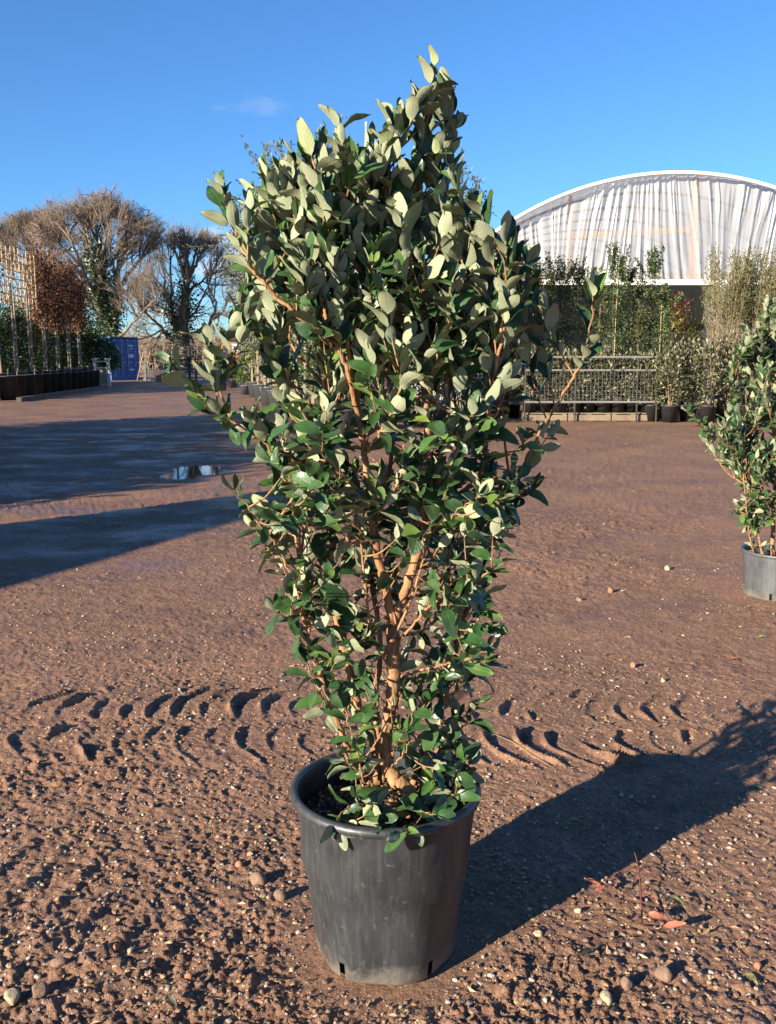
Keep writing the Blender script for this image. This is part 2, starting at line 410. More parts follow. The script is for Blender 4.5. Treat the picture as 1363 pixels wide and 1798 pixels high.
m = NT('wet_brown_mud'); ps = m.pos()
n1 = m.noise(ps, .9, 5, .6); n2 = m.noise(ps, 9, 6, .65); n3 = m.noise(ps, 70, 5, .7); n4 = m.noise(ps, 260, 3, .6)
col = m.mix(m.ramp(n2, [(.3, 0.0), (.7, 1.0)]), (.125, .060, .034), (.315, .168, .096))
col = m.mix(m.ramp(n1, [(.4, 0.0), (.68, .65)]), col, (.365, .190, .105))
col = m.mix(m.ramp(n3, [(.36, .8), (.52, 0.0)]), col, (.085, .045, .028))  # dark specks painted where the bump is low, for small shadows between grains
col = m.mix(m.ramp(n4, [(.56, 0.0), (.72, .55)]), col, (.34, .24, .165))
vo = m.n('TexVoronoi', {'Vector': ps, 'Scale': 95.0, 'Randomness': 1.0})
grit = m.math('MULTIPLY', m.ramp(vo.outputs['Distance'], [(.22, 1.0), (.34, 0.0)]), m.ramp(m.n('SeparateColor', {0: vo.outputs['Color']}).outputs[0], [(.80, 0.0), (.84, 1.0)]))
gcol = m.mix(m.n('SeparateColor', {0: vo.outputs['Color']}).outputs[1], (.40, .22, .12), (.52, .45, .36))
col = m.mix(grit, col, gcol)
xyz = m.n('SeparateXYZ', {0: ps}); X, Y = xyz.outputs[0], xyz.outputs[1]
def mr(v, a, b, lo=0.0, hi=1.0):
    return m.n('MapRange', {'Value': v, 'From Min': a, 'From Max': b, 'To Min': lo, 'To Max': hi}, interpolation_type='SMOOTHSTEP').outputs[0]
lane = m.math('MULTIPLY', mr(X, -.2, -1.6), mr(Y, 4.6, 6.6))                     # the wet lane on the left
patch = m.ramp(m.noise(m.mapping(ps, (.55, .8, 1)), 1.6, 7, .68), [(.44, 0.0), (.60, 1.0)])
damp = m.ramp(m.noise(ps, 1.7, 4, .6), [(.46, 0.0), (.62, 1.0)])
wet = m.math('MAXIMUM', m.math('MULTIPLY', lane, m.math('ADD', m.math('MULTIPLY', patch, .72), .04)), m.math('MULTIPLY', damp, .38), True)
col = m.mix(m.math('MULTIPLY', wet, .32), col, (.075, .047, .036))
rough = m.n('MapRange', {'Value': wet, 'From Min': 0, 'From Max': 1, 'To Min': .82, 'To Max': .14}).outputs[0]
hgt = m.math('ADD', m.math('ADD', m.math('MULTIPLY', n3, 1.0), m.math('MULTIPLY', n4, .35)), m.math('MULTIPLY', grit, .35))
bst = m.n('MapRange', {'Value': wet, 'From Min': 0, 'From Max': 1, 'To Min': 1.0, 'To Max': .16}).outputs[0]
b1 = m.n('Bump', {'Height': hgt, 'Strength': bst, 'Distance': .012}).outputs[0]
M['mud'] = m.done(m.bsdf(Base_Color=col, Roughness=rough, Specular_IOR_Level=.45, Normal=b1))
gb.build('ground', M['mud'], None, True, kind='structure')

m = NT('puddle_water')
M['water'] = m.done(m.bsdf(Base_Color=(.02, .017, .014, 1), Roughness=.03, Specular_IOR_Level=.6, Normal=m.bump(m.noise(m.pos(), 3, 2), .01, .01)))
th = np.linspace(0, 2 * math.pi, 41)[:-1]
rr = 1 + .25 * np.sin(3 * th + 1) + .13 * np.sin(5 * th + 2) + .06 * np.sin(9 * th)
pb = MB(); pv = np.stack((-2.5 + .36 * rr * np.cos(th), 12.0 + .85 * rr * np.sin(th), 0 * th + .0), 1)
pb.add(np.vstack((pv, [(-2.5, 12, 0)])), [(40, q, (q + 1) % 40) for q in range(40)])
pud = pb.build('puddle', M['water'], None, True, kind='structure'); pud.location.z = ground_z(-2.5, 12.0) + .012

# ------------------------------------------------------------------ leaf templates and the shrub builder
def leaf_template(fold, curl, wave, wid, tipp):
    nv, us = 8, np.array((-1, 0, 1.))
    vs = np.array((0, .09, .18, .33, .5, .67, .83, .94, 1.0)); V, UV = [], []
    for v in vs:
        t = max(v - .08, 0) / .92
        w = wid * (max(math.sin(math.pi * t ** tipp), 0)) ** .62 if 0 < t < 1 else .012
        for u in us:
            z = fold * abs(u) * w - curl * v * v + .03 * wave * math.sin(9 * v + 2 * u) * abs(u)
            V.append((u * w, v, z)); UV.append((u * .5 + .5, v))
    V, UV = np.array(V), np.array(UV); n = 3
    Ft = [t for r in range(nv) for c in range(n - 1) for t in (((r * n + c, r * n + c + 1, (r + 1) * n + c), (r * n + c + 1, (r + 1) * n + c + 1, (r + 1) * n + c)) if c else ((r * n + c, r * n + c + 1, (r + 1) * n + c + 1), (r * n + c, (r + 1) * n + c + 1, (r + 1) * n + c)))]
    Fb = [f[::-1] for f in Ft]
    V2 = V.copy(); V2[:, 2] -= .012
    mb = MB(); mb.add(V, Ft, 0, UV); mb.add(V2, Fb, 1, UV)
    return mb
LT = [leaf_template(*a) for a in ((.25, .16, .9, .245, .92), (.55, -.14, 1.2, .225, .86), (.12, .32, 1.1, .262, .95),
                                  (.8, .10, .8, .215, .9), (.35, .42, 1.6, .24, .82), (.2, -.18, 1.2, .25, 1.0))]
LMESH = [t.mesh('leaf', [M['leaf_top'], M['leaf_under']], True) for t in LT]
LDATA = [(np.concatenate(t.V), np.concatenate(t.F), np.concatenate(t.M), np.concatenate(t.U)) for t in LT]

def in_poly(x, y, poly):
    c = False; n = len(poly)
    for a in range(n):
        (x1, y1), (x2, y2) = poly[a], poly[a - 1]
        if (y1 > y) != (y2 > y) and x < (x2 - x1) * (y - y1) / (y2 - y1) + x1: c = not c
    return c

def shrub(root, Y0, stems, branches, poly, seed, n_obj, dens, level_y, back, lsize=.068, open_stems=()):
    """stems / branches: ([(px, py, dy)...], r0, r1) in the photograph's pixels and metres behind Y0"""
    R = random.Random(seed); inv = np.array(root.location)
    lines = []
    for kind, lst in (('stem', stems), ('branch', branches)):
        for pts, r0, r1 in lst:
            w = np.array([P(a, b, Y0 + c) for a, b, c in pts]); q = smooth_poly(w, 4 + 6 * len(w))
            q[1:-1] += np.array([[R.gauss(0, .0018) for _ in range(3)] for _ in range(len(q) - 2)])
            rr = np.linspace(r0, r1, len(q)) * np.array([1 + R.uniform(-.07, .07) for _ in q])
            mb = MB(); mb.tubes((q - inv)[None], rr[None], 10 if r0 > .006 else 7)
            mb.build(kind, M['bark_orange'], root, True); lines.append((q, r0, kind))
    # further branches that fill the crown behind
    for _ in range(back):
        for _t in range(40):
            xs = [p[0] for p in poly]; ys = [p[1] for p in poly]
            a, b = R.uniform(min(xs), max(xs)), R.uniform(min(ys), level_y + 130)
            if in_poly(a, b, poly): break
        tip = P(a, b, Y0 + R.uniform(-.12, .34)); best = None
        for q, r0, kd in lines:
            for e in q[::3]:
                d = np.linalg.norm(tip - e); up = tip[2] - e[2]
                if .18 < d < .75 and up > .45 * d:
                    s_ = abs(d - .4) + R.uniform(0, .25)
                    if best is None or s_ < best[0]: best = (s_, e)
        if best is None: continue
        e = best[1]; mid = (e + tip) / 2 + np.array((0, 0, -.05)); q = smooth_poly(np.array((e, mid, tip)), 14)
        mb = MB(); mb.tubes((q - inv)[None], np.linspace(.0042, .002, 14)[None], 6)
        mb.build('branch', M['bark_orange'], root, True); lines.append((q, .004, 'branch'))
    tw_p, tw_r, leaves = [], [], []
    def leaf_nodes(q, start, lower, sz):
        L = np.concatenate(([0], np.cumsum(np.linalg.norm(np.diff(q, axis=0), axis=1)))); tot = L[-1]
        s_ = tot * start + R.uniform(0, .012); az = R.uniform(0, 6.28)
        while s_ < tot + .001:
            p = np.array([np.interp(s_, L, q[:, c]) for c in range(3)]); i_ = min(np.searchsorted(L, s_), len(q) - 1)
            ax = nrm(q[i_] - q[max(i_ - 1, 0)]); ref = np.array((.3, .2, 1.)) if abs(ax[2]) < .9 else np.array((1., 0, 0))
            e1 = nrm(np.cross(ax, ref)); e2 = np.cross(ax, e1)
            near = s_ / tot
            for half in (0, math.pi):
                if R.random() < .07: continue
                side = e1 * math.cos(az + half) + e2 * math.sin(az + half)
                al = math.radians(R.gauss(64 if lower else 36, 15) - 9 * near)
                d = ax * math.cos(al) + side * math.sin(al); nn = ax * math.sin(al) - side * math.cos(al)
                lv = (.75 if lower else .0)
                nn = nn + np.array((R.gauss(0, .22), R.gauss(0, .22), lv + R.gauss(0, .2)))
                if lower: d = d + np.array((0, 0, -.35 * max(d[2], -.2) - R.uniform(0, .35)))
                d = nrm(d); nn = nrm(nn - d * np.dot(nn, d))
                size = sz * R.choice((R.uniform(.55, .8), R.uniform(.8, 1.1), R.uniform(.9, 1.3))) * (1 - .25 * max(near - .8, 0) * 5 * R.random())
                leaves.append((p, d, nn, size))
            az += math.pi / 2 + R.gauss(0, .15); s_ += R.uniform(.021, .035) * (1.35 if lower else 1) * (1.5 if lower and pix(q[-1])[1] > 1200 else 1)
        # growing tip
        ax = nrm(q[-1] - q[-2])
        for k in range(2):
            d = nrm(ax + np.array([R.gauss(0, .3) for _ in range(3)])); sd = nrm(np.cross(d, (R.gauss(0, 1), R.gauss(0, 1), .2)))
            leaves.append((q[-1], d, sd, sz * R.uniform(.5, .85)))
    for q, r0, kd in lines:
        L = np.concatenate(([0], np.cumsum(np.linalg.norm(np.diff(q, axis=0), axis=1)))); tot = L[-1]
        low_tip = pix(q[-1])[1] > level_y
        if kd == 'branch': leaf_nodes(q, .62 if tot > .3 else .35, low_tip, lsize)
        s_ = tot * (.22 if kd == 'stem' else .18)
        while s_ < tot * .97:
            p = np.array([np.interp(s_, L, q[:, c]) for c in range(3)]); py = pix(p)[1]; lower = py > level_y
            i_ = min(max(np.searchsorted(L, s_), 1), len(q) - 1); ax = nrm(q[i_] - q[i_ - 1])
            if py > 1120 and R.random() < .18: s_ += dens; continue
            for _t in range(7):
                dirn = nrm(ax * R.uniform(.2, .8) + np.array((R.gauss(0, 1), R.gauss(.12 if lower else -.1, .9), R.gauss(.15, .3))) * (.75 if lower else .55) + np.array((0, 0, .15 if lower else .75)))
                ln = R.uniform(.06, .17) * (.85 if lower else 1.0)
                tip = p + dirn * ln + np.array((0, 0, .02 if not lower else -.01))
                tx, ty, _z = pix(tip + dirn * (.045 if lower else .072))
                if in_poly(tx, ty, poly): break
            else:
                s_ += dens; continue
            mid = (p + tip) / 2 + np.array((0, 0, -.012)); t = smooth_poly(np.array((p, mid, tip)), 6)
            tw_p.append(t); tw_r.append(np.linspace(.0022, .0013, 6)); leaf_nodes(t, .3, lower, lsize * (.95 if lower else 1))
            s_ += dens * R.uniform(.6, 1.4) * (.9 if lower else 1)
    mb = MB(); mb.tubes(np.array(tw_p) - inv, np.array(tw_r), 5)
    mb.build('twigs', M['bark_orange'], root, True, kind='stuff')
    # the main stems stay open to view, as the photograph shows them pruned clear
    if open_stems:
        pl_ = np.vstack([smooth_poly(np.array([P(a, b, Y0 + c) for a, b, c in stems[k_][0]]), 40) for k_ in open_stems])
        sx2, sy2, sz2 = pix(pl_); kept = []
        for l in leaves:
            ax2, ay2, az2 = pix(l[0] + l[1] * l[3] * .55); dd = np.hypot(sx2 - ax2, (sy2 - ay2) * .7); w_ = int(np.argmin(dd))
            if dd[w_] < 30 and az2 < sz2[w_] + .03 and 900 < ay2 < 1400 and R.random() < .85: continue
            kept.append(l)
        leaves = kept
    # which leaves show largest: rough depth buffer over the photograph
    lp = np.array([l[0] for l in leaves]); ld = np.array([l[1] for l in leaves]); ln_ = np.array([l[2] for l in leaves]); ls = np.array([l[3] for l in leaves])
    zb = {}; vis = np.zeros(len(leaves)); samp = []
    for f_ in (.35, .55, .75):
        x_, y_, z_ = pix(lp + ld * (ls * f_)[:, None]); samp.append((x_, y_, z_))
        for q_, (a, b, c) in enumerate(zip((x_ // 9).astype(int), (y_ // 9).astype(int), z_)):
            if (a, b) not in zb or c < zb[(a, b)][0]: zb[(a, b)] = (c, q_)
    for c, q_ in zb.values(): vis[q_] += 1
    ins = (samp[1][0] > 0) & (samp[1][0] < 1363) & (samp[1][1] > 0)
    view = nrm(lp - np.array((0, 0, CAM_H))); face = np.abs((ln_ * view).sum(1)) + .15
    order = np.argsort(-(vis * ls * face / samp[1][2] * ins)); top = set(order[:n_obj].tolist())
    rest = MB()
    for q_ in range(len(leaves)):
        p, d, nn, size = leaves[q_]; k = R.randrange(len(LT)); xx = np.cross(d, nn)
        A = np.stack((xx * R.uniform(.9, 1.1), d, nn), 1) * size
        if q_ in top:
            o = bpy.data.objects.new('leaf', LMESH[k]); COL.objects.link(o); o.parent = root
            W = Matrix([[*A[r], (p - inv)[r]] for r in range(3)] + [[0, 0, 0, 1]]); o.matrix_local = W
        else:
            V, Fc, Mi, U = LDATA[k]; rest.add(V @ A.T + p - inv, Fc, Mi, U, np.full(len(V), R.random()))
    rest.build('foliage', [M['leaf_top'], M['leaf_under']], root, True, kind='stuff')
    return len(leaves)

# ------------------------------------------------------------------ plastic pots
def pot_material(name, base, dust):
    m = NT(name); ob = m.coord(); z = m.n('SeparateXYZ', {0: ob}).outputs[2]
    streak = m.noise(m.mapping(ob, (1, 1, .06)), 90, 4, .6); bl = m.noise(ob, 9, 5, .6); fine = m.noise(ob, 160, 4, .7)
    col = m.mix(m.ramp(bl, [(.35, 0.0), (.75, 1.0)]), base, tuple(x * 1.7 for x in base))
    col = m.mix(m.ramp(streak, [(.48, 0.0), (.75, .42)]), col, dust)
    foot = m.n('MapRange', {'Value': m.math('ADD', z, m.math('MULTIPLY', m.noise(ob, 22, 6, .7), -.16)), 'From Min': -.020, 'From Max': -.085, 'To Min': 0, 'To Max': 1}).outputs[0]
    spots = m.ramp(m.noise(ob, 45, 4, .7), [(.60, 0.0), (.72, .8)])
    col = m.mix(m.math('MULTIPLY', foot, .8), col, (.19, .165, .135)); col = m.mix(m.math('MULTIPLY', spots, .5), col, (.17, .15, .13))
    scr = m.ramp(m.noise(m.mapping(ob, (6, 6, 60), (.3, .2, .1)), 5, 3, .6), [(.66, 0.0), (.70, .6)])
    col = m.mix(m.math('MULTIPLY', scr, .35), col, (.012, .012, .013))
    return m.done(m.bsdf(Base_Color=col, Roughness=m.ramp(bl, [(.3, .36), (.8, .58)]), Specular_IOR_Level=.6,
                         Normal=m.bump(m.math('ADD', m.math('MULTIPLY', fine, .4), streak), .12, .003)))
M['pot_big'] = pot_material('scuffed_dark_grey_pot', (.020, .0215, .0235), (.085, .084, .082))
M['pot_side'] = pot_material('dusty_grey_pot', (.045, .048, .05), (.13, .13, .13))
def big_pot(root, rt, rb, h, mat, seg=144, notches=5, lip=.024):
    zs = np.array((0, .004, .010, .050, .10, .2, .3, .5, .7, .9, 1.0)); zs = np.concatenate((zs[:4], .05 + (h - lip - .05) * np.linspace(.1, 1, 8)))
    th = np.arange(seg) * 2 * math.pi / seg; V = []
    for z in zs:
        r = rb + (rt - rb) * z / h
        if z < .004: r -= .012
        elif z < .01: r -= .004
        flat = .0045 * np.cos(th * 6 + .6)            # faintly faceted wall
        V.append(np.stack(((r + flat) * np.cos(th), (r + flat) * np.sin(th), np.full(seg, z)), 1))
    Fs = []
    for r in range(len(zs) - 1):
        for c in range(seg):
            if r == 2 and (c * notches / seg + .778) % 1 < .056: continue      # drainage slots through the wall
            Fs.append((r * seg + c, r * seg + (c + 1) % seg, (r + 1) * seg + (c + 1) % seg, (r + 1) * seg + c))
    mb = MB(); mb.add(np.concatenate(V), Fs)
    mb.lathe([(.001, .004), (rb - .012, .004)], seg)
    wall = mb.build('pot', mat, root, True)
    mb = MB(); zt = h - lip                                               # rolled rim
    prof = [(rt - .006, zt - .002), (rt + .006, zt), (rt + .012, zt + .004), (rt + .0135, zt + .012), (rt + .011, zt + .020), (rt + .004, h), (rt - .003, h - .001),
            (rt - .006, h - .006), (rt - .008, h - .03), (rt - .012, h * .6), (rb - .010, .06), (rb - .018, .012)]
    mb.lathe(prof, seg); mb.build('rim', mat, wall, True)
    mb = MB(); mb.lathe([(rb - .012, .008), (rb - .008, .07)], 64); mb.build('root_ball', M['soil'], root, True)
    return wall

# ------------------------------------------------------------------ the potted shrub in the middle
root = thing('potted_shrub', 'tall bushy evergreen shrub with orange stems in large dark grey pot on mud', 'potted shrub', (POT[0], POT[1], 0))
big_pot(root, .218, .168, .427, M['pot_big'])
sx_, sy_ = np.meshgrid(np.linspace(-.2, .2, 60), np.linspace(-.2, .2, 60))
ok = np.hypot(sx_, sy_) < .206
sz_ = .352 + .03 * (fbm(sx_ * 14 + 5, sy_ * 14, 4, 2) - .5) + .014 * vnoise(sx_ * 90, sy_ * 90)
mb = MB(); g = np.arange(3600).reshape(60, 60); q4 = np.stack((g[:-1, :-1], g[:-1, 1:], g[1:, 1:], g[1:, :-1]), -1).reshape(-1, 4)
mb.add(np.stack((sx_, sy_, sz_), -1), q4[ok.ravel()[q4].all(1)])
soil = mb.build('soil', M['soil'], root, True)

# icosphere-like pebble template
def pebble():
    t = (1 + 5 ** .5) / 2
    v = nrm(np.array([(-1, t, 0), (1, t, 0), (-1, -t, 0), (1, -t, 0), (0, -1, t), (0, 1, t), (0, -1, -t), (0, 1, -t), (t, 0, -1), (t, 0, 1), (-t, 0, -1), (-t, 0, 1)], float))
    f = np.array([(0, 11, 5), (0, 5, 1), (0, 1, 7), (0, 7, 10), (0, 10, 11), (1, 5, 9), (5, 11, 4), (11, 10, 2), (10, 7, 6), (7, 1, 8), (3, 9, 4), (3, 4, 2), (3, 2, 6), (3, 6, 8), (3, 8, 9), (4, 9, 5), (2, 4, 11), (6, 2, 10), (8, 6, 7), (9, 8, 1)])
    return v, f
PV, PF = pebble()
def pebbles(pos, size, flat=(.4, .8)):
    n = len(pos); g_ = np.random.default_rng(len(pos))
    V = PV[None] * (1 + .28 * (g_.random((n, 12, 1)) - .5)); sc_ = np.stack((g_.uniform(.8, 1.4, n), g_.uniform(.7, 1.0, n), g_.uniform(*flat, n)), 1)
    V = V * sc_[:, None]; a = g_.uniform(0, 6.28, n); ca, sa = np.cos(a)[:, None], np.sin(a)[:, None]
    V = np.stack((V[..., 0] * ca - V[..., 1] * sa, V[..., 0] * sa + V[..., 1] * ca, V[..., 2]), -1) * np.asarray(size)[:, None, None] + np.asarray(pos)[:, None]
    Fc = (PF[None] + (np.arange(n) * 12)[:, None, None]).reshape(-1, 3)
    mb = MB(); mb.add(V, Fc, 0, None, np.repeat(g_.random(n), 12)); return mb
m = NT('mixed_gravel'); lv = m.n('Attribute', attribute_name='lv').outputs['Fac']
col = m.ramp(lv, [(0, (.13, .085, .06)), (.4, (.20, .135, .095)), (.6, (.33, .17, .085)), (.72, (.42, .28, .14)), (.88, (.30, .26, .22)), (1, (.45, .40, .33))])
nz = m.noise(m.pos(), 130, 4, .6)
M['gravel'] = m.done(m.bsdf(Base_Color=m.mix(m.ramp(nz, [(.4, 0.0), (.7, .5)]), col, (.13, .085, .06)), Roughness=.7, Normal=m.bump(nz, .3, .004)))
M['chips'] = leafy('bark_chips', (.05, .028, .016), (.16, .09, .045), .8, 0.0, .3, (.30, .19, .10))
a_ = rng.uniform(0, 6.28, 900); r_ = .2 * np.sqrt(rng.random(900)) * .98
pp = np.stack((r_ * np.cos(a_), r_ * np.sin(a_), .352 + .03 * (fbm(r_ * np.cos(a_) * 14 + 5, r_ * np.sin(a_) * 14, 4, 2) - .5) + .010), 1)
pebbles(pp, .0025 + .006 * rng.random(900) ** 2).build('compost_chips', M['chips'], soil, True, kind='stuff')

stems = [([(722, 1432, -.06), (719, 1392, -.05), (692, 1366, -.04), (675, 1335, -.03), (677, 1302, -.02), (686, 1250, 0), (690, 1190, 0), (690, 1140, 0), (691, 1085, 0)], .0175, .0155),
         ([(691, 1090, 0), (712, 1040, 0), (735, 960, 0), (746, 890, 0), (751, 800, .01), (750, 720, .02), (742, 640, .03), (733, 580, .03)], .0122, .0078),
         ([(690, 1090, 0), (673, 1015, -.02), (660, 960, -.03), (651, 890, -.04), (641, 800, -.05), (626, 705, -.06), (618, 640, -.05)], .0100, .0062),
         ([(664, 1375, .03), (654, 1290, .04), (635, 1255, .05), (622, 1205, .06), (600, 1120, .07), (588, 1040, .08), (583, 920, .08), (578, 830, .07), (574, 740, .06), (569, 640, .05)], .0118, .0072),
         ([(640, 1370, -.02), (610, 1310, -.04), (592, 1265, -.05), (563, 1185, -.06), (541, 1110, -.06), (532, 1020, -.05), (526, 940, -.04), (520, 890, -.04)], .0085, .0022),
         ([(742, 1390, .02), (752, 1320, .03), (770, 1260, .05), (783, 1215, .06), (792, 1140, .08), (808, 1070, .08), (820, 975, .07), (833, 890, .05), (845, 825, .04), (851, 770, .02), (857, 720, .0)], .0088, .005),
         ([(720, 1395, .05), (745, 1310, .08), (788, 1190, .12), (812, 1090, .15), (840, 1010, .16), (880, 925, .15), (896, 885, .14), (912, 835, .12)], .0080, .0045),
         ([(672, 1370, .08), (660, 1250, .12), (668, 1120, .16), (650, 980, .18), (680, 850, .2), (690, 720, .2), (670, 600, .2)], .0082, .005)]
br = [([(632, 740, -.06), (598, 620, -.10), (530, 560, -.13), (470, 505, -.14), (430, 450, -.14), (404, 385, -.13), (392, 335, -.12)], .0058, .0022),
      ([(573, 700, .05), (556, 600, .02), (520, 480, -.02), (488, 400, -.04), (468, 315, -.05)], .0055, .0022),
      ([(622, 690, -.06), (606, 560, -.10), (585, 450, -.12), (560, 340, -.12), (548, 270, -.12)], .006, .0022),
      ([(622, 680, -.05), (640, 560, -.06), (626, 420, -.06), (610, 310, -.05), (598, 225, -.04)], .006, .002),
      ([(735, 600, .03), (703, 480, -.02), (680, 360, -.05), (684, 270, -.05), (690, 205, -.04)], .006, .002),
      ([(735, 600, .03), (728, 480, .03), (735, 350, .02), (745, 250, .0), (757, 170, -.01), (764, 118, -.01)], .007, .002),
      ([(735, 600, .03), (760, 480, .04), (783, 370, .05), (790, 290, .05), (802, 220, .05)], .0055, .002),
      ([(742, 640, .03), (790, 560, -.03), (815, 480, -.08), (833, 420, -.10), (838, 395, -.1)], .0052, .002),
      ([(852, 770, .02), (866, 680, -.04), (880, 600, -.09), (888, 500, -.12), (889, 415, -.13)], .0052, .002),
      ([(852, 765, .02), (898, 660, .03), (922, 560, .04), (929, 460, .04)], .0048, .002),
      ([(908, 850, .12), (945, 765, .08), (985, 700, .04), (1020, 640, 0), (1038, 570, -.03), (1042, 505, -.04)], .0045, .0020),
      ([(578, 830, .07), (510, 800, .02), (440, 762, -.04), (385, 722, -.08), (340, 682, -.10), (300, 638, -.11)], .0050, .0020),
      ([(405, 737, -.07), (385, 680, -.08), (372, 640, -.08), (366, 605, -.08)], .0030, .0018),
      ([(583, 920, .08), (525, 880, 0), (490, 820, -.06), (465, 770, -.09), (445, 735, -.1)], .0044, .002),
      ([(541, 1105, -.06), (500, 985, -.10), (450, 912, -.13), (412, 862, -.14)], .0036, .0016),
      ([(690, 1190, 0), (760, 1172, -.04), (825, 1157, -.06), (858, 1140, -.06)], .0040, .0018),
      ([(690, 1140, 0), (760, 1062, -.06), (828, 1028, -.09), (872, 992, -.1)], .0040, .0018),
      ([(896, 888, .14), (915, 868, .12), (932, 858, .10)], .0026, .0015),
      ([(574, 740, .06), (520, 690, .0), (482, 625, -.04), (455, 580, -.05)], .0044, .002),
      ([(563, 1180, -.06), (522, 1112, -.08), (488, 1072, -.09)], .003, .0016),
      ([(650, 880, -.04), (600, 830, -.12), (560, 780, -.17), (530, 720, -.18)], .0044, .002),
      ([(746, 880, .0), (790, 820, -.08), (815, 770, -.12), (828, 730, -.13)], .0042, .002),
      ([(660, 960, -.03), (620, 920, -.10), (590, 900, -.14)], .003, .0016),
      ([(735, 955, 0), (775, 920, -.06), (800, 900, -.09), (840, 870, -.1)], .003, .0016),
      ([(690, 1180, 0), (650, 1120, -.06), (625, 1085, -.08)], .0028, .0015),
      ([(750, 720, .02), (765, 640, -.06), (775, 600, -.10), (790, 560, -.12)], .0042, .002),
      ([(641, 800, -.05), (680, 740, -.13), (700, 690, -.17), (705, 640, -.18)], .0042, .002),
      ([(618, 640, -.05), (570, 590, -.14), (545, 540, -.18), (530, 490, -.18)], .0045, .002),
      ([(738, 610, .03), (740, 540, -.08), (745, 490, -.13), (740, 460, -.14)], .0042, .002),
      # low suckers over the pot
      ([(660, 1400, -.10), (640, 1420, -.14), (625, 1400, -.16)], .0020, .0012),
      ([(712, 1400, -.10), (740, 1425, -.15), (765, 1430, -.17)], .0020, .0012),
      ([(655, 1370, -.04), (625, 1350, -.08), (605, 1335, -.10)], .0020, .0012),
      ([(745, 1385, .05), (790, 1335, .06), (822, 1310, .06)], .0022, .0012),
      ([(690, 1345, -.02), (700, 1290, -.06), (748, 1235, -.08)], .0022, .0012),
      ([(592, 1265, -.05), (560, 1215, -.08), (540, 1165, -.09)], .0024, .0013),
      ([(783, 1215, .06), (820, 1180, .04), (850, 1160, .03)], .0024, .0013),
      ([(541, 1110, -.06), (515, 1075, -.07), (505, 1040, -.08)], .0024, .0013),
      ([(800, 1110, .08), (835, 1100, .05), (862, 1092, .04)], .0024, .0013),
      ([(640, 1400, -.06), (612, 1418, -.12), (590, 1440, -.17), (597, 1458, -.20)], .0022, .0014),
      ([(700, 1405, -.08), (672, 1432, -.15), (668, 1448, -.19)], .0020, .0013),
      ([(735, 1418, -.05), (768, 1412, -.07), (795, 1390, -.06), (812, 1372, -.05)], .0024, .0014),
      ([(742, 1395, .0), (775, 1365, -.02), (805, 1350, -.02), (822, 1345, 0)], .0024, .0014),
      ([(688, 1345, -.06), (712, 1320, -.10), (722, 1285, -.11), (724, 1250, -.11)], .0022, .0013),
      ([(640, 1385, -.08), (630, 1330, -.10), (618, 1290, -.10), (606, 1245, -.10)], .0026, .0014),
      ([(672, 1330, -.03), (668, 1270, -.10), (660, 1215, -.11), (655, 1180, -.11)], .0024, .0013),
      ([(755, 1310, .03), (790, 1290, 0), (820, 1270, -.02), (838, 1235, -.02)], .0024, .0013),
      ([(735, 1380, .03), (760, 1320, .0), (775, 1290, -.02), (800, 1300, -.03)], .0022, .0013)]
poly = [(765, 82), (795, 120), (778, 170), (818, 190), (802, 250), (818, 330), (805, 372), (850, 362), (868, 400), (885, 362), (908, 382), (902, 425), (937, 420), (928, 470), (948, 510),
        (942, 560), (955, 600), (992, 650), (990, 740), (945, 780), (908, 820), (947, 845), (922, 865), (925, 908), (885, 950), (888, 1000), (845, 1030), (882, 1080), (868, 1140), (858, 1190),
        (862, 1250), (848, 1310), (836, 1390), (760, 1440), (690, 1474), (580, 1474), (550, 1420), (590, 1330), (560, 1260), (540, 1180), (480, 1075), (520, 1010), (500, 950), (440, 925), (398, 860),
        (420, 845), (475, 880), (455, 785), (395, 740), (345, 700), (298, 625), (345, 640), (350, 590), (392, 575), (400, 640), (440, 655), (470, 610), (432, 565), (402, 500), (395, 440), (375, 380), (378, 318), (428, 320), (455, 258),
        (500, 262), (540, 235), (582, 188), (640, 240), (664, 198), (690, 168), (724, 140), (757, 112)]
NL = shrub(root, POT[1], stems, br, poly, 11, 300, .046, 745, 26, .065, (0, 1, 2))
print('leaves', NL)

# ------------------------------------------------------------------ its neighbour, cut by the right edge of the picture
root2 = thing('potted_shrub', 'smaller evergreen shrub in shallow pale grey pot with branch reaching sideways', 'potted shrub', (2.405, 5.62, 0))
big_pot(root2, .225, .205, .285, M['pot_side'], 144, 5, .02)
mb = MB(); mb.lathe([(.001, .232), (.1, .236), (.212, .226)], 40); mb.build('soil', M['soil'], root2, True)
S2 = [([(1345, 1000, 0), (1330, 930, 0), (1322, 850, -.02), (1316, 760, -.03), (1312, 690, -.03)], .010, .006),
      ([(1357, 1000, .03), (1358, 900, .03), (1366, 780, .02), (1364, 680, 0), (1356, 600, -.02), (1347, 545, -.03)], .014, .006),
      ([(1375, 1000, .0), (1392, 900, .0), (1400, 780, .0), (1410, 660, .02), (1415, 580, .02)], .012, .006),
      ([(1395, 1000, .05), (1425, 880, .08), (1440, 760, .1), (1450, 680, .1)], .010, .005),
      ([(1335, 1000, -.02), (1318, 950, -.06), (1312, 900, -.1), (1305, 830, -.12)], .006, .003)]
